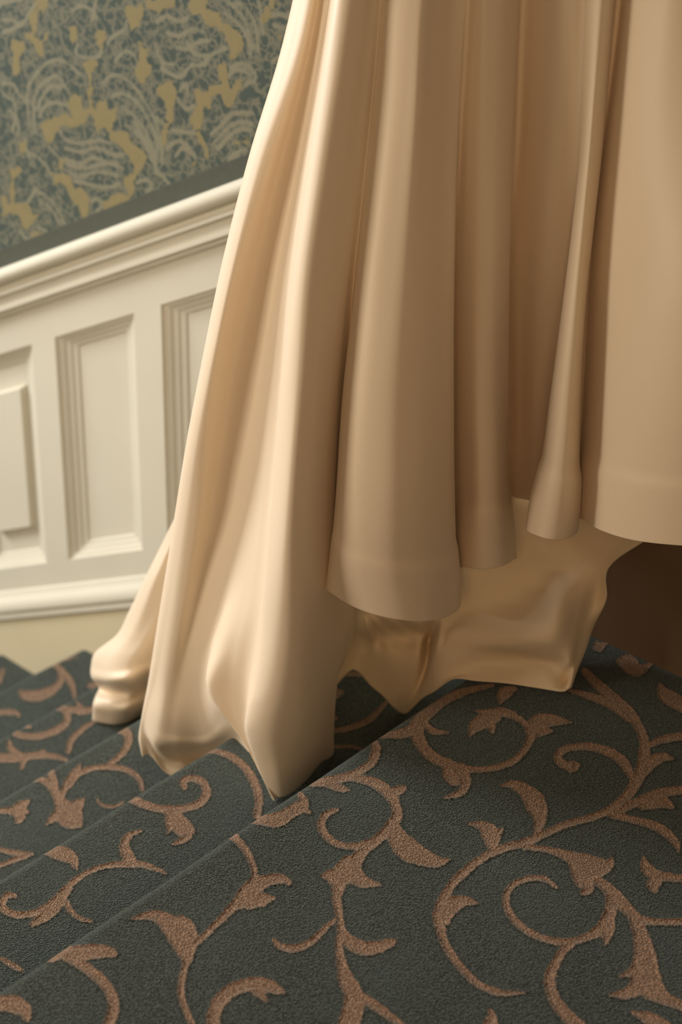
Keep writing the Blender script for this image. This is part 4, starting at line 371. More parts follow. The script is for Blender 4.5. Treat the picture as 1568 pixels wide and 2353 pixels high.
FILL = """40 -3800 -2900 41 -3800 -2900 42 -3800 -2900 43 -3800 -2900 55 -3800 -2900 56 -3800 -2900 57 -3800 -2900 63 -3800 -2900 64 -3800 -2900 66 -3800 -2900 67 -3800 -2900 68 -3800 -2900 69 -3800 -2900 70 -3800 -2900 74 -3800 -2900 75 -3800 -2900 76 -3800 -2900 77 -3800 -2900 78 -3800 -2900 79 -3800 -2900 80 -3800 -2900 81 -3800 -2900 82 -3800 -2900 83 -3800 -2900 84 -3800 -2900 85 -3800 -2900 110 -3800 -2900 111 -3800 -2900 42 -3800 -1900 43 -3800 -1900 63 -3800 -1900 68 -3800 -1900 69 -3800 -1900 74 -3800 -1900 75 -3800 -1900 76 -3800 -1900 77 -3800 -1900 78 -3800 -1900 79 -3800 -1900 80 -3800 -1900 81 -3800 -1900 82 -3800 -1900 83 -3800 -1900 84 -3800 -1900 85 -3800 -1900 110 -3800 -1900 111 -3800 -1900 42 -3800 -960 43 -3800 -960 55 -3800 -960 56 -3800 -960 67 -3800 -960 74 -3800 -960 75 -3800 -960 76 -3800 -960 77 -3800 -960 78 -3800 -960 79 -3800 -960 80 -3800 -960 81 -3800 -960 82 -3800 -960 83 -3800 -960 84 -3800 -960 85 -3800 -960 110 -3800 -960 111 -3800 -960 50 -3800 -480 67 -3800 -480 75 -3800 -480 76 -3800 -480 110 -3800 -480 111 -3800 -480 69 -3800 0 75 -3800 0 76 -3800 0 77 -3800 0 78 -3800 0 79 -3800 0 110 -3800 0 111 -3800 0 42 -3800 1000 43 -3800 1000 50 -3800 1000 68 -3800 1000 69 -3800 1000 70 -3800 1000 40 -2520 -2900 41 -2520 -2900 42 -2520 -2900 43 -2520 -2900 49 -2520 -2900 55 -2520 -2900 56 -2520 -2900 57 -2520 -2900 63 -2520 -2900 64 -2520 -2900 65 -2520 -2900 66 -2520 -2900 67 -2520 -2900 68 -2520 -2900 69 -2520 -2900 70 -2520 -2900 72 -2520 -2900 73 -2520 -2900 74 -2520 -2900 75 -2520 -2900 76 -2520 -2900 77 -2520 -2900 78 -2520 -2900 79 -2520 -2900 80 -2520 -2900 81 -2520 -2900 82 -2520 -2900 83 -2520 -2900 84 -2520 -2900 85 -2520 -2900 86 -2520 -2900 87 -2520 -2900 88 -2520 -2900 89 -2520 -2900 90 -2520 -2900 91 -2520 -2900 92 -2520 -2900 93 -2520 -2900 94 -2520 -2900 95 -2520 -2900 96 -2520 -2900 97 -2520 -2900 98 -2520 -2900 99 -2520 -2900 100 -2520 -2900 101 -2520 -2900 102 -2520 -2900 103 -2520 -2900 104 -2520 -2900 105 -2520 -2900 106 -2520 -2900 107 -2520 -2900 108 -2520 -2900 109 -2520 -2900 110 -2520 -2900 111 -2520 -2900 112 -2520 -2900 113 -2520 -2900 42 -2520 -1900 43 -2520 -1900 63 -2520 -1900 74 -2520 -1900 75 -2520 -1900 76 -2520 -1900 77 -2520 -1900 78 -2520 -1900 79 -2520 -1900 80 -2520 -1900 81 -2520 -1900 82 -2520 -1900 83 -2520 -1900 84 -2520 -1900 85 -2520 -1900 86 -2520 -1900 87 -2520 -1900 88 -2520 -1900 89 -2520 -1900 90 -2520 -1900 91 -2520 -1900 92 -2520 -1900 93 -2520 -1900 94 -2520 -1900 95 -2520 -1900 96 -2520 -1900 97 -2520 -1900 98 -2520 -1900 99 -2520 -1900 100 -2520 -1900 101 -2520 -1900 102 -2520 -1900 103 -2520 -1900 104 -2520 -1900 105 -2520 -1900 106 -2520 -1900 107 -2520 -1900 108 -2520 -1900 109 -2520 -1900 110 -2520 -1900 111 -2520 -1900 112 -2520 -1900 42 -2520 -960 43 -2520 -960 55 -2520 -960 56 -2520 -960 74 -2520 -960 75 -2520 -960 76 -2520 -960 77 -2520 -960 78 -2520 -960 79 -2520 -960 80 -2520 -960 81 -2520 -960 82 -2520 -960 83 -2520 -960 84 -2520 -960 85 -2520 -960 86 -2520 -960 87 -2520 -960 88 -2520 -960 89 -2520 -960 90 -2520 -960 91 -2520 -960 94 -2520 -960 95 -2520 -960 96 -2520 -960 97 -2520 -960 98 -2520 -960 99 -2520 -960 100 -2520 -960 101 -2520 -960 102 -2520 -960 103 -2520 -960 104 -2520 -960 105 -2520 -960 106 -2520 -960 107 -2520 -960 109 -2520 -960 110 -2520 -960 111 -2520 -960 112 -2520 -960 50 -2520 -480 67 -2520 -480 75 -2520 -480 76 -2520 -480 88 -2520 -480 89 -2520 -480 90 -2520 -480 96 -2520 -480 98 -2520 -480 100 -2520 -480 101 -2520 -480 102 -2520 -480 103 -2520 -480 104 -2520 -480 105 -2520 -480 106 -2520 -480 107 -2520 -480 109 -2520 -480 110 -2520 -480 111 -2520 -480 112 -2520 -480 75 -2520 0 76 -2520 0 88 -2520 0 89 -2520 0 90 -2520 0 96 -2520 0 98 -2520 0 100 -2520 0 101 -2520 0 102 -2520 0 103 -2520 0 104 -2520 0 105 -2520 0 106 -2520 0 107 -2520 0 109 -2520 0 110 -2520 0 111 -2520 0 112 -2520 0 42 -2520 1000 43 -2520 1000 50 -2520 1000 98 -2520 1000 99 -2520 1000 101 -2520 1000 102 -2520 1000 108 -2520 1000 109 -2520 1000 40 -1260 -2900 41 -1260 -2900 42 -1260 -2900 43 -1260 -2900 49 -1260 -2900 55 -1260 -2900 56 -1260 -2900 57 -1260 -2900 63 -1260 -2900 64 -1260 -2900 65 -1260 -2900 66 -1260 -2900 67 -1260 -2900 68 -1260 -2900 69 -1260 -2900 70 -1260 -2900 72 -1260 -2900 73 -1260 -2900 74 -1260 -2900 75 -1260 -2900 76 -1260 -2900 77 -1260 -2900 78 -1260 -2900 79 -1260 -2900 80 -1260 -2900 81 -1260 -2900 82 -1260 -2900 83 -1260 -2900 84 -1260 -2900 85 -1260 -2900 86 -1260 -2900 87 -1260 -2900 88 -1260 -2900 89 -1260 -2900 90 -1260 -2900 91 -1260 -2900 92 -1260 -2900 93 -1260 -2900 94 -1260 -2900 95 -1260 -2900 96 -1260 -2900 97 -1260 -2900 98 -1260 -2900 99 -1260 -2900 100 -1260 -2900 101 -1260 -2900 102 -1260 -2900 103 -1260 -2900 104 -1260 -2900 105 -1260 -2900 106 -1260 -2900 107 -1260 -2900 108 -1260 -2900 109 -1260 -2900 110 -1260 -2900 111 -1260 -2900 112 -1260 -2900 113 -1260 -2900 42 -1260 -1900 43 -1260 -1900 63 -1260 -1900 74 -1260 -1900 75 -1260 -1900 76 -1260 -1900 77 -1260 -1900 78 -1260 -1900 79 -1260 -1900 80 -1260 -1900 81 -1260 -1900 82 -1260 -1900 83 -1260 -1900 84 -1260 -1900 85 -1260 -1900 86 -1260 -1900 87 -1260 -1900 88 -1260 -1900 89 -1260 -1900 90 -1260 -1900 91 -1260 -1900 92 -1260 -1900 93 -1260 -1900 94 -1260 -1900 95 -1260 -1900 96 -1260 -1900 97 -1260 -1900 98 -1260 -1900 99 -1260 -1900 100 -1260 -1900 101 -1260 -1900 102 -1260 -1900 103 -1260 -1900 104 -1260 -1900 105 -1260 -1900 106 -1260 -1900 107 -1260 -1900 108 -1260 -1900 109 -1260 -1900 110 -1260 -1900 111 -1260 -1900 112 -1260 -1900 42 -1260 -960 43 -1260 -960 55 -1260 -960 56 -1260 -960 74 -1260 -960 75 -1260 -960 76 -1260 -960 77 -1260 -960 78 -1260 -960 79 -1260 -960 80 -1260 -960 81 -1260 -960 82 -1260 -960 83 -1260 -960 84 -1260 -960 85 -1260 -960 86 -1260 -960 87 -1260 -960 88 -1260 -960 89 -1260 -960 90 -1260 -960 91 -1260 -960 94 -1260 -960 95 -1260 -960 96 -1260 -960 97 -1260 -960 98 -1260 -960 99 -1260 -960 100 -1260 -960 101 -1260 -960 102 -1260 -960 103 -1260 -960 104 -1260 -960 105 -1260 -960 106 -1260 -960 107 -1260 -960 109 -1260 -960 110 -1260 -960 111 -1260 -960 112 -1260 -960 50 -1260 -480 67 -1260 -480 75 -1260 -480 76 -1260 -480 88 -1260 -480 89 -1260 -480 90 -1260 -480 96 -1260 -480 98 -1260 -480 100 -1260 -480 101 -1260 -480 102 -1260 -480 103 -1260 -480 104 -1260 -480 105 -1260 -480 106 -1260 -480 107 -1260 -480 109 -1260 -480 110 -1260 -480 111 -1260 -480 112 -1260 -480 75 -1260 0 76 -1260 0 88 -1260 0 89 -1260 0 90 -1260 0 96 -1260 0 98 -1260 0 100 -1260 0 101 -1260 0 102 -1260 0 103 -1260 0 104 -1260 0 105 -1260 0 106 -1260 0 107 -1260 0 109 -1260 0 110 -1260 0 111 -1260 0 112 -1260 0 42 -1260 1000 43 -1260 1000 50 -1260 1000 98 -1260 1000 99 -1260 1000 101 -1260 1000 102 -1260 1000 108 -1260 1000 109 -1260 1000 40 0 -2900 41 0 -2900 42 0 -2900 43 0 -2900 49 0 -2900 55 0 -2900 56 0 -2900 57 0 -2900 63 0 -2900 64 0 -2900 65 0 -2900 66 0 -2900 67 0 -2900 68 0 -2900 69 0 -2900 70 0 -2900 72 0 -2900 73 0 -2900 74 0 -2900 75 0 -2900 76 0 -2900 77 0 -2900 78 0 -2900 79 0 -2900 80 0 -2900 81 0 -2900 82 0 -2900 83 0 -2900 84 0 -2900 85 0 -2900 86 0 -2900 87 0 -2900 88 0 -2900 89 0 -2900 90 0 -2900 91 0 -2900 92 0 -2900 93 0 -2900 94 0 -2900 95 0 -2900 96 0 -2900 97 0 -2900 98 0 -2900 99 0 -2900 100 0 -2900 101 0 -2900 102 0 -2900 103 0 -2900 104 0 -2900 105 0 -2900 106 0 -2900 107 0 -2900 108 0 -2900 109 0 -2900 110 0 -2900 111 0 -2900 112 0 -2900 113 0 -2900 42 0 -1900 43 0 -1900 63 0 -1900 74 0 -1900 75 0 -1900 76 0 -1900 77 0 -1900 78 0 -1900 79 0 -1900 80 0 -1900 81 0 -1900 82 0 -1900 83 0 -1900 84 0 -1900 85 0 -1900 86 0 -1900 87 0 -1900 88 0 -1900 89 0 -1900 90 0 -1900 91 0 -1900 92 0 -1900 93 0 -1900 94 0 -1900 95 0 -1900 96 0 -1900 97 0 -1900 98 0 -1900 99 0 -1900 100 0 -1900 101 0 -1900 102 0 -1900 103 0 -1900 104 0 -1900 105 0 -1900 106 0 -1900 107 0 -1900 108 0 -1900 109 0 -1900 112 0 -1900 94 0 -960 95 0 -960 96 0 -960 97 0 -960 98 0 -960 99 0 -960 100 0 -960 101 0 -960 102 0 -960 106 0 -960 107 0 -960 109 0 -960 50 0 -480 101 0 -480 102 0 -480 109 0 -480 98 0 1000 99 0 1000 101 0 1000 102 0 1000 108 0 1000 109 0 1000 40 1260 -2900 41 1260 -2900 42 1260 -2900 43 1260 -2900 49 1260 -2900 55 1260 -2900 56 1260 -2900 57 1260 -2900 63 1260 -2900 64 1260 -2900 65 1260 -2900 66 1260 -2900 67 1260 -2900 68 1260 -2900 69 1260 -2900 70 1260 -2900 72 1260 -2900 73 1260 -2900 74 1260 -2900 75 1260 -2900 76 1260 -2900 77 1260 -2900 78 1260 -2900 79 1260 -2900 80 1260 -2900 81 1260 -2900 82 1260 -2900 83 1260 -2900 84 1260 -2900 85 1260 -2900 86 1260 -2900 87 1260 -2900 88 1260 -2900 89 1260 -2900 90 1260 -2900 91 1260 -2900 92 1260 -2900 93 1260 -2900 94 1260 -2900 95 1260 -2900 96 1260 -2900 97 1260 -2900 98 1260 -2900 99 1260 -2900 100 1260 -2900 101 1260 -2900 102 1260 -2900 103 1260 -2900 104 1260 -2900 105 1260 -2900 106 1260 -2900 107 1260 -2900 108 1260 -2900 109 1260 -2900 110 1260 -2900 111 1260 -2900 112 1260 -2900 113 1260 -2900 42 1260 -1900 43 1260 -1900 63 1260 -1900 74 1260 -1900 75 1260 -1900 76 1260 -1900 77 1260 -1900 78 1260 -1900 79 1260 -1900 80 1260 -1900 81 1260 -1900 82 1260 -1900 83 1260 -1900 84 1260 -1900 85 1260 -1900 86 1260 -1900 87 1260 -1900 88 1260 -1900 89 1260 -1900 90 1260 -1900 91 1260 -1900 92 1260 -1900 93 1260 -1900 94 1260 -1900 95 1260 -1900 96 1260 -1900 97 1260 -1900 98 1260 -1900 99 1260 -1900 100 1260 -1900 101 1260 -1900 102 1260 -1900 103 1260 -1900 104 1260 -1900 105 1260 -1900 106 1260 -1900 107 1260 -1900 108 1260 -1900 109 1260 -1900 110 1260 -1900 111 1260 -1900 112 1260 -1900 42 1260 -960 43 1260 -960 55 1260 -960 56 1260 -960 77 1260 -960 78 1260 -960 79 1260 -960 99 1260 -960 101 1260 -960 102 1260 -960 109 1260 -960 50 1260 -480 73 1260 -480 40 2520 -2900 41 2520 -2900 42 2520 -2900 43 2520 -2900 49 2520 -2900 55 2520 -2900 56 2520 -2900 57 2520 -2900 63 2520 -2900 64 2520 -2900 65 2520 -2900 66 2520 -2900 67 2520 -2900 68 2520 -2900 69 2520 -2900 70 2520 -2900 72 2520 -2900 73 2520 -2900 74 2520 -2900 75 2520 -2900 76 2520 -2900 77 2520 -2900 78 2520 -2900 79 2520 -2900 80 2520 -2900 81 2520 -2900 82 2520 -2900 83 2520 -2900 84 2520 -2900 85 2520 -2900 86 2520 -2900 87 2520 -2900 88 2520 -2900 89 2520 -2900 90 2520 -2900 91 2520 -2900 92 2520 -2900 93 2520 -2900 94 2520 -2900 95 2520 -2900 96 2520 -2900 97 2520 -2900 98 2520 -2900 99 2520 -2900 100 2520 -2900 101 2520 -2900 102 2520 -2900 103 2520 -2900 104 2520 -2900 105 2520 -2900 106 2520 -2900 107 2520 -2900 108 2520 -2900 109 2520 -2900 110 2520 -2900 111 2520 -2900 112 2520 -2900 113 2520 -2900 42 2520 -1900 43 2520 -1900 63 2520 -1900 74 2520 -1900 75 2520 -1900 76 2520 -1900 77 2520 -1900 78 2520 -1900 79 2520 -1900 80 2520 -1900 81 2520 -1900 82 2520 -1900 83 2520 -1900 84 2520 -1900 85 2520 -1900 86 2520 -1900 87 2520 -1900 88 2520 -1900 89 2520 -1900 90 2520 -1900 91 2520 -1900 92 2520 -1900 93 2520 -1900 94 2520 -1900 95 2520 -1900 96 2520 -1900 97 2520 -1900 98 2520 -1900 99 2520 -1900 100 2520 -1900 101 2520 -1900 102 2520 -1900 103 2520 -1900 104 2520 -1900 105 2520 -1900 106 2520 -1900 107 2520 -1900 108 2520 -1900 109 2520 -1900 110 2520 -1900 111 2520 -1900 112 2520 -1900 42 2520 -960 43 2520 -960 55 2520 -960 56 2520 -960 74 2520 -960 75 2520 -960 76 2520 -960 77 2520 -960 78 2520 -960 79 2520 -960 80 2520 -960 81 2520 -960 82 2520 -960 83 2520 -960 84 2520 -960 85 2520 -960 86 2520 -960 88 2520 -960 90 2520 -960 91 2520 -960 94 2520 -960 95 2520 -960 96 2520 -960 97 2520 -960 98 2520 -960 99 2520 -960 100 2520 -960 101 2520 -960 102 2520 -960 103 2520 -960 104 2520 -960 105 2520 -960 106 2520 -960 107 2520 -960 109 2520 -960 50 2520 -480 67 2520 -480 75 2520 -480 76 2520 -480 98 2520 -480 101 2520 -480 102 2520 -480 109 2520 -480 40 3780 -2900 41 3780 -2900 42 3780 -2900 43 3780 -2900 49 3780 -2900 55 3780 -2900 56 3780 -2900 57 3780 -2900 63 3780 -2900 64 3780 -2900 65 3780 -2900 66 3780 -2900 67 3780 -2900 68 3780 -2900 69 3780 -2900 70 3780 -2900 72 3780 -2900 73 3780 -2900 74 3780 -2900 75 3780 -2900 76 3780 -2900 77 3780 -2900 78 3780 -2900 79 3780 -2900 80 3780 -2900 81 3780 -2900 82 3780 -2900 83 3780 -2900 84 3780 -2900 85 3780 -2900 86 3780 -2900 87 3780 -2900 88 3780 -2900 89 3780 -2900 90 3780 -2900 91 3780 -2900 92 3780 -2900 93 3780 -2900 94 3780 -2900 95 3780 -2900 96 3780 -2900 97 3780 -2900 98 3780 -2900 99 3780 -2900 100 3780 -2900 101 3780 -2900 102 3780 -2900 103 3780 -2900 104 3780 -2900 105 3780 -2900 106 3780 -2900 107 3780 -2900 108 3780 -2900 109 3780 -2900 110 3780 -2900 111 3780 -2900 112 3780 -2900 113 3780 -2900 42 3780 -1900 43 3780 -1900 63 3780 -1900 74 3780 -1900 75 3780 -1900 76 3780 -1900 77 3780 -1900 78 3780 -1900 79 3780 -1900 80 3780 -1900 81 3780 -1900 82 3780 -1900 83 3780 -1900 84 3780 -1900 85 3780 -1900 86 3780 -1900 87 3780 -1900 88 3780 -1900 89 3780 -1900 90 3780 -1900 91 3780 -1900 92 3780 -1900 93 3780 -1900 94 3780 -1900 95 3780 -1900 96 3780 -1900 97 3780 -1900 98 3780 -1900 99 3780 -1900 100 3780 -1900 101 3780 -1900 102 3780 -1900 103 3780 -1900 104 3780 -1900 105 3780 -1900 106 3780 -1900 107 3780 -1900 108 3780 -1900 109 3780 -1900 110 3780 -1900 111 3780 -1900 112 3780 -1900 42 3780 -960 43 3780 -960 55 3780 -960 56 3780 -960 74 3780 -960 75 3780 -960 76 3780 -960 77 3780 -960 78 3780 -960 79 3780 -960 80 3780 -960 81 3780 -960 82 3780 -960 83 3780 -960 84 3780 -960 85 3780 -960 86 3780 -960 87 3780 -960 88 3780 -960 89 3780 -960 90 3780 -960 91 3780 -960 94 3780 -960 95 3780 -960 96 3780 -960 97 3780 -960 98 3780 -960 99 3780 -960 100 3780 -960 101 3780 -960 102 3780 -960 103 3780 -960 104 3780 -960 105 3780 -960 106 3780 -960 107 3780 -960 109 3780 -960 110 3780 -960 111 3780 -960 112 3780 -960 50 3780 -480 67 3780 -480 75 3780 -480 76 3780 -480 88 3780 -480 89 3780 -480 90 3780 -480 96 3780 -480 98 3780 -480 100 3780 -480 101 3780 -480 102 3780 -480 103 3780 -480 104 3780 -480 105 3780 -480 106 3780 -480 107 3780 -480 109 3780 -480 110 3780 -480 111 3780 -480 75 3780 0 76 3780 0 98 3780 0 100 3780 0 101 3780 0 102 3780 0 109 3780 0 50 3780 1000 40 5000 -2900 41 5000 -2900 42 5000 -2900 43 5000 -2900 49 5000 -2900 55 5000 -2900 56 5000 -2900 57 5000 -2900 63 5000 -2900 64 5000 -2900 65 5000 -2900 66 5000 -2900 67 5000 -2900 68 5000 -2900 69 5000 -2900 70 5000 -2900 72 5000 -2900 73 5000 -2900 74 5000 -2900 75 5000 -2900 76 5000 -2900 77 5000 -2900 78 5000 -2900 79 5000 -2900 80 5000 -2900 81 5000 -2900 82 5000 -2900 83 5000 -2900 84 5000 -2900 85 5000 -2900 86 5000 -2900 87 5000 -2900 88 5000 -2900 89 5000 -2900 90 5000 -2900 91 5000 -2900 92 5000 -2900 93 5000 -2900 94 5000 -2900 95 5000 -2900 96 5000 -2900 97 5000 -2900 98 5000 -2900 99 5000 -2900 100 5000 -2900 101 5000 -2900 102 5000 -2900 103 5000 -2900 104 5000 -2900 105 5000 -2900 106 5000 -2900 107 5000 -2900 108 5000 -2900 109 5000 -2900 110 5000 -2900 111 5000 -2900 112 5000 -2900 113 5000 -2900 42 5000 -1900 43 5000 -1900 63 5000 -1900 74 5000 -1900 75 5000 -1900 76 5000 -1900 77 5000 -1900 78 5000 -1900 79 5000 -1900 80 5000 -1900 81 5000 -1900 82 5000 -1900 83 5000 -1900 84 5000 -1900 85 5000 -1900 86 5000 -1900 87 5000 -1900 88 5000 -1900 89 5000 -1900 90 5000 -1900 91 5000 -1900 92 5000 -1900 93 5000 -1900 94 5000 -1900 95 5000 -1900 96 5000 -1900 97 5000 -1900 98 5000 -1900 99 5000 -1900 100 5000 -1900 101 5000 -1900 102 5000 -1900 103 5000 -1900 104 5000 -1900 105 5000 -1900 106 5000 -1900 107 5000 -1900 108 5000 -1900 109 5000 -1900 110 5000 -1900 111 5000 -1900 112 5000 -1900 42 5000 -960 43 5000 -960 55 5000 -960 56 5000 -960 74 5000 -960 75 5000 -960 76 5000 -960 77 5000 -960 78 5000 -960 79 5000 -960 80 5000 -960 81 5000 -960 82 5000 -960 83 5000 -960 84 5000 -960 85 5000 -960 86 5000 -960 87 5000 -960 88 5000 -960 89 5000 -960 90 5000 -960 91 5000 -960 94 5000 -960 95 5000 -960 96 5000 -960 97 5000 -960 98 5000 -960 99 5000 -960 100 5000 -960 101 5000 -960 102 5000 -960 103 5000 -960 104 5000 -960 105 5000 -960 106 5000 -960 107 5000 -960 109 5000 -960 110 5000 -960 111 5000 -960 112 5000 -960 50 5000 -480 67 5000 -480 75 5000 -480 76 5000 -480 88 5000 -480 89 5000 -480 90 5000 -480 96 5000 -480 98 5000 -480 100 5000 -480 101 5000 -480 102 5000 -480 103 5000 -480 104 5000 -480 105 5000 -480 106 5000 -480 107 5000 -480 109 5000 -480 110 5000 -480 111 5000 -480 112 5000 -480 75 5000 0 76 5000 0 88 5000 0 89 5000 0 90 5000 0 96 5000 0 98 5000 0 100 5000 0 101 5000 0 102 5000 0 103 5000 0 104 5000 0 105 5000 0 106 5000 0 107 5000 0 109 5000 0 110 5000 0 111 5000 0 112 5000 0 42 5000 1000 43 5000 1000 50 5000 1000 108 5000 1000"""
prof = np.array('''22000 0 0 600 0 0 190 0 0 153 -3 0 117 -11 0 83 -25 0 51 -44 0 23 -68 0 -2 -96 0 -22 -127 0 -37 -161 0 -46 -197 0 -50 -234 0 -48 -271 0 -41 -307 0 -28 -341 0 130 -1298 0 121 -1344 1 95 -1383 1 56 -1409 1 10 -1418 1 -2610 -1418 1 -2647 -1421 1 -2683 -1430 1 -2717 -1443 1 -2749 -1463 1 -2777 -1486 1 -2802 -1514 1 -2822 -1545 1 -2837 -1579 1 -2846 -1615 1 -2850 -1652 1 -2848 -1689 1 -2841 -1725 1 -2828 -1760 1 -2670 -2716 1 -2679 -2762 2 -2705 -2801 2 -2744 -2827 2 -2790 -2836 2 -5410 -2836 2 -5447 -2839 2 -5483 -2848 2 -5517 -2862 2 -5549 -2881 2 -5577 -2904 2 -5602 -2932 2 -5622 -2963 2 -5637 -2997 2 -5646 -3033 2 -5650 -3070 2 -5648 -3107 2 -5641 -3143 2 -5628 -3178 2 -5470 -4135 2 -5479 -4180 3 -5505 -4219 3 -5544 -4245 3 -5590 -4255 3 -8210 -4255 3 -8247 -4257 3 -8283 -4266 3 -8317 -4280 3 -8349 -4299 3 -8377 -4323 3 -8402 -4350 3 -8422 -4382 3 -8437 -4415 3 -8446 -4451 3 -8450 -4488 3 -8448 -4525 3 -8441 -4561 3 -8428 -4596 3 -8270 -5553 3 -8279 -5599 4 -8305 -5638 4 -8344 -5664 4 -8390 -5673 4 -11010 -5673 4 -11047 -5676 4 -11083 -5684 4 -11117 -5698 4 -11149 -5717 4 -11177 -5741 4 -11202 -5769 4 -11222 -5800 4 -11237 -5834 4 -11246 -5869 4 -11250 -5906 4 -11248 -5943 4 -11241 -5979 4 -11228 -6014 4 -11070 -6971 4 -11079 -7017 5 -11105 -7056 5 -11144 -7082 5 -11190 -7091 5 -13810 -7091 5 -13847 -7094 5 -13883 -7102 5 -13917 -7116 5 -13949 -7135 5 -13977 -7159 5 -14002 -7187 5 -14022 -7218 5 -14037 -7252 5 -14046 -7288 5 -14050 -7324 5 -14048 -7361 5 -14041 -7398 5 -14028 -7432 5 -13870 -8389 5 -13879 -8435 6 -13905 -8474 6 -13944 -8500 6 -13990 -8509 6 -16610 -8509 6 -16647 -8512 6 -16683 -8520 6 -16717 -8534 6 -16749 -8553 6 -16777 -8577 6 -16802 -8605 6 -16822 -8636 6 -16837 -8670 6 -16846 -8706 6 -16850 -8743 6 -16848 -8780 6 -16841 -8816 6 -16828 -8850 6 -16670 -9807 6 -16679 -9853 7 -16705 -9892 7 -16744 -9918 7 -16790 -9927 7'''.split(), float).reshape(-1, 3)
PXZ, PK = prof[:, :2] / 10000, prof[:, 2].astype(int)
PS = np.concatenate([[0], np.cumsum(np.linalg.norm(np.diff(PXZ, axis=0), axis=1))]); PS = PS - PS[1] - .06
vines = [q / 2000 for q in dec(VINES)]
vines += [vines[int(n)] + np.array([a, b_]) / 2000 for n, a, b_ in np.array(FILL.split(), int).reshape(-1, 3)]   # the woven repeat, outside the traced part
Ys = np.concatenate([np.arange(-2.4, -1.3, .006), np.arange(-1.3, -.0001, .003), [0.0]])
def carpet_piece(name, s0, s1, step):
    fine = [s0]
    s = s0
    while s < s1 - 1e-6:
        s += step if s > -1.1 else .006
        fine.append(min(s, s1))
    inner = PS[(PS > s0 + 1e-4) & (PS < s1 - 1e-4)]
    Sv = np.array(sorted(set(np.round(np.concatenate([fine, inner]), 6))))
    f = np.full((len(Sv), len(Ys)), .02)
    poly_sdf(Sv, Ys, vines, f)
    x = np.interp(Sv, PS, PXZ[:, 0]); z = np.interp(Sv, PS, PXZ[:, 1])
    gx, gy = np.meshgrid(x, Ys, indexing='ij'); gz = np.meshgrid(z, Ys, indexing='ij')[0]
    # slight give of the pile and underlay
    gz = gz + .0012 * np.sin(gx * 23 + gy * 7) * np.sin(gy * 17 + gx * 5)
    V = np.stack([gx, gy, gz], -1).reshape(-1, 3)
    return V, grid_faces(*gx.shape), f
# break the carpet at the foot of each riser: one piece per step
cuts = [i for i in range(1, len(PK)) if PK[i] != PK[i - 1]]
bounds = [PS[0]] + [PS[i] for i in cuts] + [PS[-1]]
V, Fc, f = carpet_piece('floor', bounds[0], bounds[1], .003)
floor = struct(obj('floor', V, Fc, carpet_mat, attrs={'vine': f}), 'landing floor under dark green carpet with a tan scrolling leaf pattern')
stairs = bpy.data.objects.new('staircase', None); COL.objects.link(stairs)
struct(stairs, 'carpeted staircase running down to the left below the panelled wall')
for i in range(1, len(bounds) - 1):
    V, Fc, f = carpet_piece('step', bounds[i], bounds[i + 1], .003 if i < 6 else .01)
    obj('step', V, Fc, carpet_mat, stairs, attrs={'vine': f})

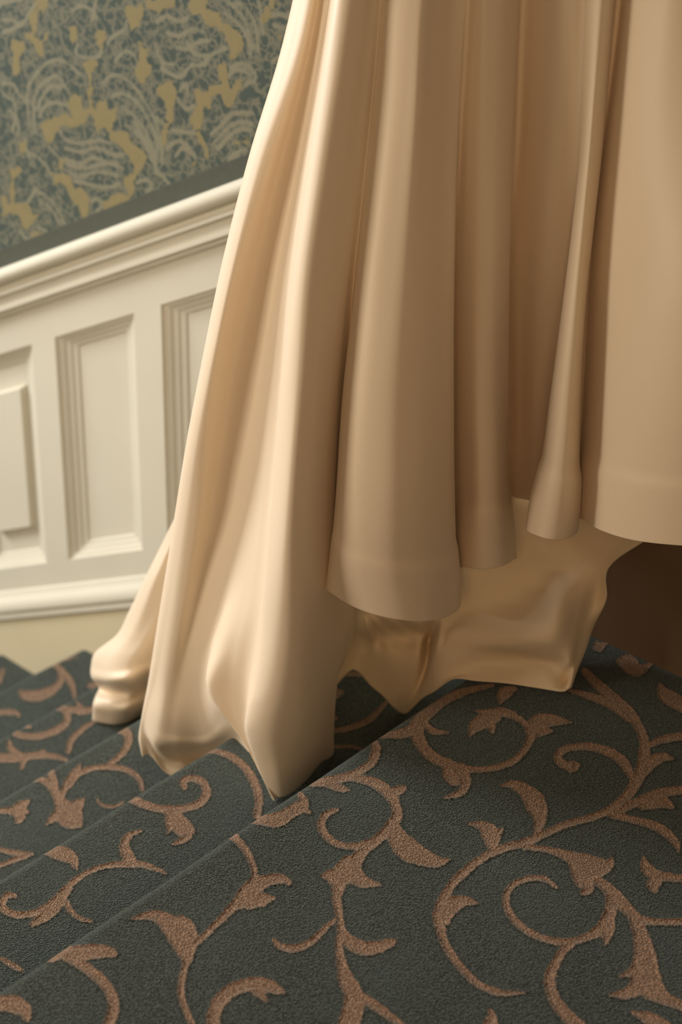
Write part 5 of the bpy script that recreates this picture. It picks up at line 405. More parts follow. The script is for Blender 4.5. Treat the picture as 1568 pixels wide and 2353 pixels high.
# ------------------------------------------------------------------ wall above the rail, papered
GOLD = """-2327 1430 -2256 1441 -2271 1410 -2314 1377 -2336 1332 -2359 1335 -2345 1364 -2306 1404
-2405 1301 -2350 1311 -2334 1295 -2310 1295 -2272 1328 -2268 1310 -2294 1287 -2289 1269 -2312 1242 -2332 1250 -2342 1274 -2382 1290
-2462 1268 -2389 1281 -2398 1253 -2431 1224 -2439 1145 -2464 1140 -2472 1178 -2464 1226 -2483 1241
-2159 1377 -2114 1370 -2111 1341 -2136 1315 -2151 1331
-2020 1376 -1969 1392 -1971 1366 -1996 1322 -2017 1336
-2106 1253 -2054 1278 -2004 1276 -2046 1239 -2059 1127 -2072 1125 -2071 1234
-2181 1111 -2143 1149 -2109 1140 -2101 1096 -2065 1119 -2035 1110 -2018 1147 -1982 1154 -1975 1126 -1924 1140 -1943 1098 -1960 1057 -2019 1056 -2030 1019 -2041 1059 -2068 1088 -2098 1058 -2090 1022 -2122 1046 -2153 1028 -2218 1018 -2243 997 -2264 965 -2308 939 -2330 963 -2338 1000 -2300 1020 -2214 1061 -2167 1063
-1974 1054 -1885 1069 -1875 1045 -1826 1033 -1790 1003 -1808 961 -1854 912 -1862 867 -1886 834 -1911 899 -1859 934 -1852 958 -1873 977 -1899 998 -1943 1019 -1976 1027
-1716 1101 -1679 1117 -1690 1081 -1707 1055
-2470 904 -2423 914 -2440 866 -2463 853
-1869 1483 -1780 1498 -1786 1469 -1808 1451 -1804 1431 -1826 1406 -1847 1413 -1866 1448
-1784 1518 -1635 1542 -1646 1520 -1681 1517 -1708 1492 -1738 1494 -1770 1482
-1575 1551 -1496 1564 -1502 1533 -1434 1538 -1430 1505 -1368 1499 -1335 1468 -1344 1436 -1373 1403 -1397 1399 -1392 1437 -1416 1467 -1459 1490 -1503 1492 -1527 1512 -1576 1504
-1232 1597 -1183 1602 -1223 1573 -1251 1525 -1264 1549
-1200 1508 -1177 1509 -1191 1487
-1817 1379 -1791 1366 -1749 1370 -1782 1328 -1741 1307 -1796 1250 -1818 1249 -1843 1288 -1809 1316
-1733 1251 -1664 1282 -1634 1252 -1657 1205 -1653 1158 -1681 1109 -1709 1054 -1723 1100 -1696 1124 -1693 1216 -1734 1222
-1552 1283 -1512 1273 -1487 1306 -1437 1316 -1461 1370 -1407 1383 -1413 1334 -1393 1310 -1355 1345 -1345 1334 -1365 1295 -1394 1254 -1423 1252 -1438 1284 -1483 1265 -1488 1221 -1513 1230 -1524 1189 -1530 1141 -1496 1087 -1507 1062 -1541 1117 -1556 1146 -1586 1162 -1554 1215
-1395 1127 -1356 1153 -1317 1165 -1322 1150 -1361 1138
-1579 1035 -1558 1036 -1564 1020 -1579 1020
-2539 796 -2455 811 -2477 786 -2508 762 -2516 655 -2539 649 -2527 762 -2542 771
-2584 681 -2564 681 -2554 658 -2488 674 -2456 686 -2428 681 -2415 650 -2363 671 -2412 621 -2441 584 -2485 582 -2493 631 -2565 613 -2594 593
-2299 839 -2208 847 -2185 837 -2176 802 -2116 821 -2095 786 -2105 727 -2114 684 -2144 676 -2151 740 -2191 762 -2206 799 -2247 806 -2273 792
-2252 897 -2203 904 -2230 866 -2250 846
-1959 838 -1902 848 -1859 819 -1834 821 -1905 804 -1932 817 -1945 782 -2010 750 -2026 778"""
ARCS = """-1998 1207 -1951 1242 -1896 1249 -1833 1224 -1782 1180 -1731 1116 -1714 1027
-1956 1171 -1900 1193 -1835 1180 -1784 1139 -1744 1077 -1736 1004
-1908 1147 -1849 1129 -1801 1098 -1766 1053 -1747 982
-2109 1216 -2187 1246 -2263 1232 -2326 1190 -2393 1115 -2402 1035 -2391 957
-2173 1139 -2226 1190 -2275 1169 -2332 1131 -2368 1069 -2372 961
-2212 1154 -2266 1144 -2317 1103 -2352 1045
-2182 1095 -2264 1090 -2315 1060 -2342 1023
-1894 1090 -1841 1075 -1799 1046 -1768 996
-2536 1103 -2479 1114 -2445 1085 -2417 1063
-2510 1332 -2455 1338 -2408 1327
-2515 1286 -2451 1312 -2388 1346 -2348 1393 -2304 1426
-2138 1424 -2092 1446 -2042 1444 -2011 1420
-2113 1319 -2127 1287 -2093 1278 -2014 1293 -1995 1325
-1967 1345 -1932 1376 -1877 1407 -1864 1442
-1932 1293 -1881 1335 -1838 1332 -1818 1300
-2540 1066 -2491 1056 -2470 1021 -2498 935
-1850 1110 -1777 1040 -1738 962
-2237 998 -2210 973 -2128 975 -2039 1005 -1966 1010
-2212 940 -2130 943 -2041 978 -1968 971 -1906 985
-2297 926 -2240 895 -2194 881 -2099 895 -2004 932 -1936 947
-2431 929 -2418 871 -2391 836
-2508 1013 -2462 982 -2469 921
-1725 1455 -1677 1483 -1627 1475 -1577 1493
-1733 1387 -1704 1335 -1647 1335
-1710 1313 -1623 1301 -1571 1346 -1510 1361 -1480 1397 -1411 1430
-1589 1419 -1550 1385 -1480 1397
-1679 1431 -1618 1431 -1558 1463 -1508 1461
-1640 1393 -1589 1395 -1529 1430 -1479 1442
-1400 1570 -1353 1548 -1320 1510 -1297 1448
-1420 1537 -1363 1513 -1325 1483 -1307 1429
-1367 1578 -1316 1557 -1283 1513 -1274 1445
-1398 1372 -1354 1393 -1307 1392 -1283 1366
-1403 1343 -1383 1364 -1335 1376 -1311 1364
-1335 1328 -1297 1350 -1274 1327
-1635 1227 -1595 1203 -1554 1222
-1624 1258 -1593 1282 -1583 1252
-1485 1143 -1434 1186 -1384 1232 -1297 1250
-1475 1116 -1405 1182 -1355 1210 -1297 1218
-1455 1103 -1395 1162 -1346 1191 -1307 1195
-1406 1081 -1356 1117 -1322 1125
-1426 1048 -1376 1088 -1332 1101
-1743 1147 -1701 1130 -1676 1095
-1694 1050 -1640 1088 -1588 1081 -1558 1051
-1652 1034 -1619 1070 -1568 1060
-1665 1119 -1597 1127 -1556 1135
-1232 1558 -1187 1572 -1151 1565
-1214 1535 -1173 1532
-2386 757 -2436 691 -2490 657
-2375 743 -2326 738 -2268 703 -2236 657
-2366 712 -2306 694 -2261 651
-2216 902 -2133 904 -2061 940 -1981 938 -1908 936
-2219 861 -2137 856 -2041 894 -1938 902
-2174 831 -2080 837 -1987 851 -1928 880
-1849 899 -1799 922 -1767 911 -1795 877
-2084 776 -2054 795 -2026 778 -2063 745
-1966 824 -1990 795 -1968 784
-2435 885 -2363 873 -2316 851 -2295 819
-1759 958 -1711 954 -1675 925
-2388 606 -2339 602 -2374 559
-2498 578 -2470 543 -2417 565
-1758 1101 -1723 1064 -1715 999
-1786 1077 -1756 1034 -1753 979"""
gold = [q / 2000 for q in dec(GOLD)]; arcs = [catmull(q / 2000, 3) for q in dec(ARCS)]
quad = np.array([(-1.27, .70), (-.54, .83), (-.66, .50), (-1.33, .18)])
def inquad(c):
    s = 0
    for a, b_ in zip(quad, np.roll(quad, -1, 0)):
        s += 1 if (b_[0] - a[0]) * (c[1] - a[1]) - (b_[1] - a[1]) * (c[0] - a[0]) < 0 else 0
    return s == 4
def tile(items):
    out = list(items); cs = [q.mean(0) for q in items]
    for i in range(-5, 9):
        for j in range(-9, 10):
            if (i, j) == (0, 0): continue
            sh = np.array([.23 * (i - j), .2355 * (i + j)])
            for q in items:
                c_ = q.mean(0) + sh
                if inquad(c_) or not (-2.4 < c_[0] < 1.4 and .3 + M * min(c_[0], 0) < c_[1] < 2.3): continue
                if any(abs(c_[0] - e[0]) + abs(c_[1] - e[1]) < .022 for e in cs): continue
                cs.append(c_); out.append(q + sh)
    return out
gold_t, arcs_t = tile(gold), tile(arcs)
def wallpaper(name, xs, h0, zt, slope, y):
    """papered field; rows run parallel to the rail below and level at the top"""
    zlo = h0 + slope * xs
    rows = np.concatenate([np.arange(0, .70, .0035), np.linspace(.72, 1, 20) * 1.0])
    Z = zlo[:, None] + rows[None, :] * 1.0
    Z[:, -20:] = zlo[:, None] + .70 + (zt - zlo[:, None] - .70) * np.linspace(.05, 1, 20)[None, :]
    X = np.repeat(xs[:, None], Z.shape[1], 1)
    # sample a regular field
    Ux = np.arange(xs[0] - .01, xs[-1] + .01, .004); Vz = np.arange(Z.min() - .01, min(Z.max(), 1.75) + .01, .004)
    g = np.full((len(Ux), len(Vz)), .02); a = np.full((len(Ux), len(Vz)), .02)
    poly_sdf(Ux, Vz, gold_t, g); line_dist(Ux, Vz, arcs_t, a)
    iu = np.clip((X - Ux[0]) / .004, 0, len(Ux) - 1.001); iv = np.clip((Z - Vz[0]) / .004, 0, len(Vz) - 1.001)
    i, j = iu.astype(int), iv.astype(int); fu, fv = iu - i, iv - j
    sm = lambda F: (F[i, j] * (1 - fu) + F[i + 1, j] * fu) * (1 - fv) + (F[i, j + 1] * (1 - fu) + F[i + 1, j + 1] * fu) * fv
    V = np.stack([X, np.full_like(X, y), Z], -1).reshape(-1, 3)
    return V, grid_faces(*X.shape), sm(g), sm(a)
WY = .006
V, Fc, g, a = wallpaper('wall_left', np.arange(-2.2, .0001, .004), .835, 2.3, M, WY)
wall_left = struct(obj('wall_left', V, Fc, paper_mat, attrs={'gold': g, 'frond': a}),
                   'wall above the stairs in teal damask wallpaper with olive gold flecks')
V, Fc, g, a = wallpaper('wallpaper', np.arange(0, 1.6001, .01), .835, 2.3, 0, WY)
wall_far = struct(obj('wall_back', V, Fc, paper_mat, attrs={'gold': g, 'frond': a}),
                  'wall behind the landing in the same damask wallpaper')

# ------------------------------------------------------------------ panelling
def shear(x): return M * x if x < 0 else 0.0
def loft(name, prof2, xs, mat, parent=None, ends=True):
    """moulding: profile (y, h) carried along the wall, following the flight then the landing"""
    n = len(prof2); V = []
    for x in xs:
        for (y, h) in prof2: V.append((x, y, h + shear(x)))
    F = []
    for i in range(len(xs) - 1):
        for j in range(n - 1):
            F.append((i * n + j, i * n + j + 1, (i + 1) * n + j + 1, (i + 1) * n + j))
    if ends:
        F.append(tuple(range(n - 1, -1, -1))); F.append(tuple((len(xs) - 1) * n + j for j in range(n)))
    o = obj(name, V, F, mat, parent)
    o.data.set_sharp_from_angle(angle=math.radians(38)) if hasattr(o.data, 'set_sharp_from_angle') else None
    return o
XS = [-2.2, -1.6, -1.0, -.5, 0, .6, 1.6]
def arc(cy, ch, r, a0, a1, n=6):
    return [(cy + r * math.cos(math.radians(t)), ch + r * math.sin(math.radians(t))) for t in np.linspace(a0, a1, n)]
# chair rail: ledge, nose, two reeds, fascia
rail = [(.006, .856), (-.026, .856)] + arc(-.026, .840, .016, 100, 250, 8) + \
       [(-.020, .820), (-.020, .812), (-.026, .810), (-.026, .803), (-.018, .800), (-.015, .7965), (-.015, .780), (-.019, .778)] + \
       arc(-.015, .7735, .0045, 150, 270, 4) + [(-.009, .768), (-.009, .763), (-.005, .758), (0, .756)]
struct(loft('trim_1', rail, XS, cream), 'cream moulded chair rail rising along the stairs')
shade_strip = [(.0055, .842), (.0035, .842), (.0035, .892), (.0055, .893)]  # thin strip standing in for the rail's soft shadow
struct(loft('rail_shade_strip', shade_strip, XS, shade_strip_mat), 'plain dark strip painted in for the soft shade just above the chair rail')
cap = [(0, .150), (-.004, .147), (-.006, .139), (-.012, .131), (-.019, .124), (-.021, .112), (-.021, .105), (-.014, .101), (-.014, .098), (-.018, .095), (-.018, .086), (-.013, .083), (-.012, .080)]
struct(loft('trim_3', cap, XS, cream), 'cream moulded cap along the top of the skirting')
# skirting board: follows the flight, its foot hidden by the steps
sk = [(-.012, .084), (-.012, -.26), (0, -.26)]
struct(loft('baseboard_left', sk, [x for x in XS if x <= 0], cream_skirting), 'plain cream skirting board beside the stair treads')
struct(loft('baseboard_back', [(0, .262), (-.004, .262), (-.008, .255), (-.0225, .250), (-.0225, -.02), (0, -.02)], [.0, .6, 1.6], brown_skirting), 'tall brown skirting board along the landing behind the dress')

# wainscot: framed openings, each panel sunk behind a moulding
wains = bpy.data.objects.new('wall_panelling', None); COL.objects.link(wains)
struct(wains, 'cream painted panelling between chair rail and skirting')
PW, GAP, H0, H1 = .223, .0705, .205, .686
rights = [-.935 + (PW + GAP) * i for i in range(-4, 9)]
ops = []
for rx in rights:
    lx = rx - PW
    if lx < -2.15 or rx > 1.55: continue
    if lx < 0 < rx: continue
    ops.append((lx, rx))
# frame: stiles and rails, cut around the openings, as joined boards with depth
def board(name, c, mat, parent, y0, y1):
    """c: four (x, h) corners counter-clockwise"""
    P = [(x, h + shear(x)) for x, h in c]
    V = [(x, y0, z) for x, z in P] + [(x, y1, z) for x, z in P]
    F = [(0, 1, 2, 3), (7, 6, 5, 4), (0, 4, 5, 1), (1, 5, 6, 2), (2, 6, 7, 3), (3, 7, 4, 0)]
    return obj(name, V, F, mat, parent, smooth=False)
D0, DB = 0.0, .03
for (xa, xb) in ((-2.2, 0), (0, 1.6)):
    board('top_rail', [(xa, H1), (xb, H1), (xb, .80), (xa, .80)], cream, wains, D0, DB)
    board('bottom_rail', [(xa, -.02), (xb, -.02), (xb, H0), (xa, H0)], cream, wains, D0, DB)
edges = [-2.2] + [e for o_ in ops for e in o_] + [1.6]
for k in range(0, len(edges), 2):
    a_, b_ = edges[k], edges[k + 1]
    if a_ < 0 < b_:
        board('stile', [(a_, H0), (0, H0), (0, H1), (a_, H1)], cream, wains, D0, DB)
        board('stile', [(0, H0), (b_, H0), (b_, H1), (0, H1)], cream, wains, D0, DB)
    else:
        board('stile', [(a_, H0), (b_, H0), (b_, H1), (a_, H1)], cream, wains, D0, DB)
mprof = [(0, 0.0), (.002, .005), (.014, .008), (.016, .0115), (.028, .014), (.030, .0165), (.042, .0185), (.045, .0215)]
mprof = [(d_, y + .0) for d_, y in mprof]
for (lx, rx) in ops:
    pn = board('panel', [(lx, H0), (rx, H0), (rx, H1), (lx, H1)], cream, wains, .0215, .025)
    V = []; n = len(mprof)
    for (d_, y) in mprof:
        dv = d_ * .72
        for (x, h) in ((lx + d_, H0 + dv), (rx - d_, H0 + dv), (rx - d_, H1 - dv), (lx + d_, H1 - dv)):
            V.append((x, y, h + shear(x)))
    F = []
    for i in range(n - 1):
        for j in range(4):
            j2 = (j + 1) % 4
            F.append((i * 4 + j, i * 4 + j2, (i + 1) * 4 + j2, (i + 1) * 4 + j))
    obj('panel_moulding', V, F, cream, pn, smooth=False)
    if abs(rx - (-.935 - PW - GAP)) < .02 or False:
        # this panel has a raised field
        c1 = [(lx + .050, H0 + .083), (rx - .050, H0 + .083), (rx - .050, H1 - .080), (lx + .050, H1 - .080)]
        c2 = [(lx + .056, H0 + .088), (rx - .056, H0 + .088), (rx - .056, H1 - .085), (lx + .056, H1 - .085)]
        V = [(x, .0215, h + shear(x)) for x, h in c1] + [(x, .008, h + shear(x)) for x, h in c2]
        F = [(4, 5, 6, 7)] + [(j, (j + 1) % 4, 4 + (j + 1) % 4, 4 + j) for j in range(4)]
        obj('raised_field', V, F, cream, pn, smooth=False)

# ------------------------------------------------------------------ the dress
dress = bpy.data.objects.new('wedding_dress', None); COL.objects.link(dress)
dress.location = (.25, -.30, 0)
dress['label'] = 'long ivory satin wedding dress trailing from the landing down the carpeted stairs'
dress['category'] = 'dress'
def cloth(name, data, nv, nu_sub, nv_sub, thick, mat, seam=0):
    net = np.array([l.split() for l in data.strip().split('\n')], float).reshape(-1, nv, 3) / 10000
    # smooth along u then v
    A = catmull_ax(net, nu_sub); A = np.swapaxes(catmull_ax(np.swapaxes(A, 0, 1), nv_sub), 0, 1)
    nU, nV = A.shape[:2]
    # outward normal, thickness and a rolled hem
    du = np.gradient(A, axis=0); dv = np.gradient(A, axis=1)
    Nn = np.cross(du, dv); Nn /= np.linalg.norm(Nn, axis=2)[..., None] + 1e-12
    seg = np.linalg.norm(np.diff(A, axis=1), axis=2); up = np.concatenate([np.zeros((nU, 1)), np.cumsum(seg[:, ::-1], 1)], 1)[:, ::-1]
    if seam:
        A = A + Nn * (-seam_dir) * (seam * (1 / (1 + np.exp(-(up - .088) / .004))))[..., None] * -1 * np.clip((np.arange(nU) / nu_sub - 23) / 2, 0, 1)[:, None, None]
    B = A - Nn * thick * (-seam_dir)
    V = np.concatenate([A.reshape(-1, 3), B.reshape(-1, 3)])
    F1 = grid_faces(nU, nV); F2 = F1[:, ::-1] + nU * nV
    idx = np.arange(nU)
    h1 = idx * nV + nV - 1
    rim = np.stack([h1[:-1], h1[1:], h1[1:] + nU * nV, h1[:-1] + nU * nV], 1)
    F = np.concatenate([F1, F2, rim])
    V = V - np.array(dress.location)
    return obj(name, V, F, mat, dress)
def catmull_ax(P, n):
    Q = np.concatenate([2 * P[:1] - P[1:2], P, 2 * P[-1:] - P[-2:-1]]); o = []
    for i in range(1, len(Q) - 2):
        a, b_, c_, d_ = Q[i - 1], Q[i], Q[i + 1], Q[i + 2]
        for t in np.arange(n) / n:
            o.append(.5 * (2 * b_ + (c_ - a) * t + (2 * a - 5 * b_ + 4 * c_ - d_) * t * t + (3 * b_ - a - 3 * c_ + d_) * t ** 3))
    o.append(P[-1]); return np.array(o)
seam_dir = 1
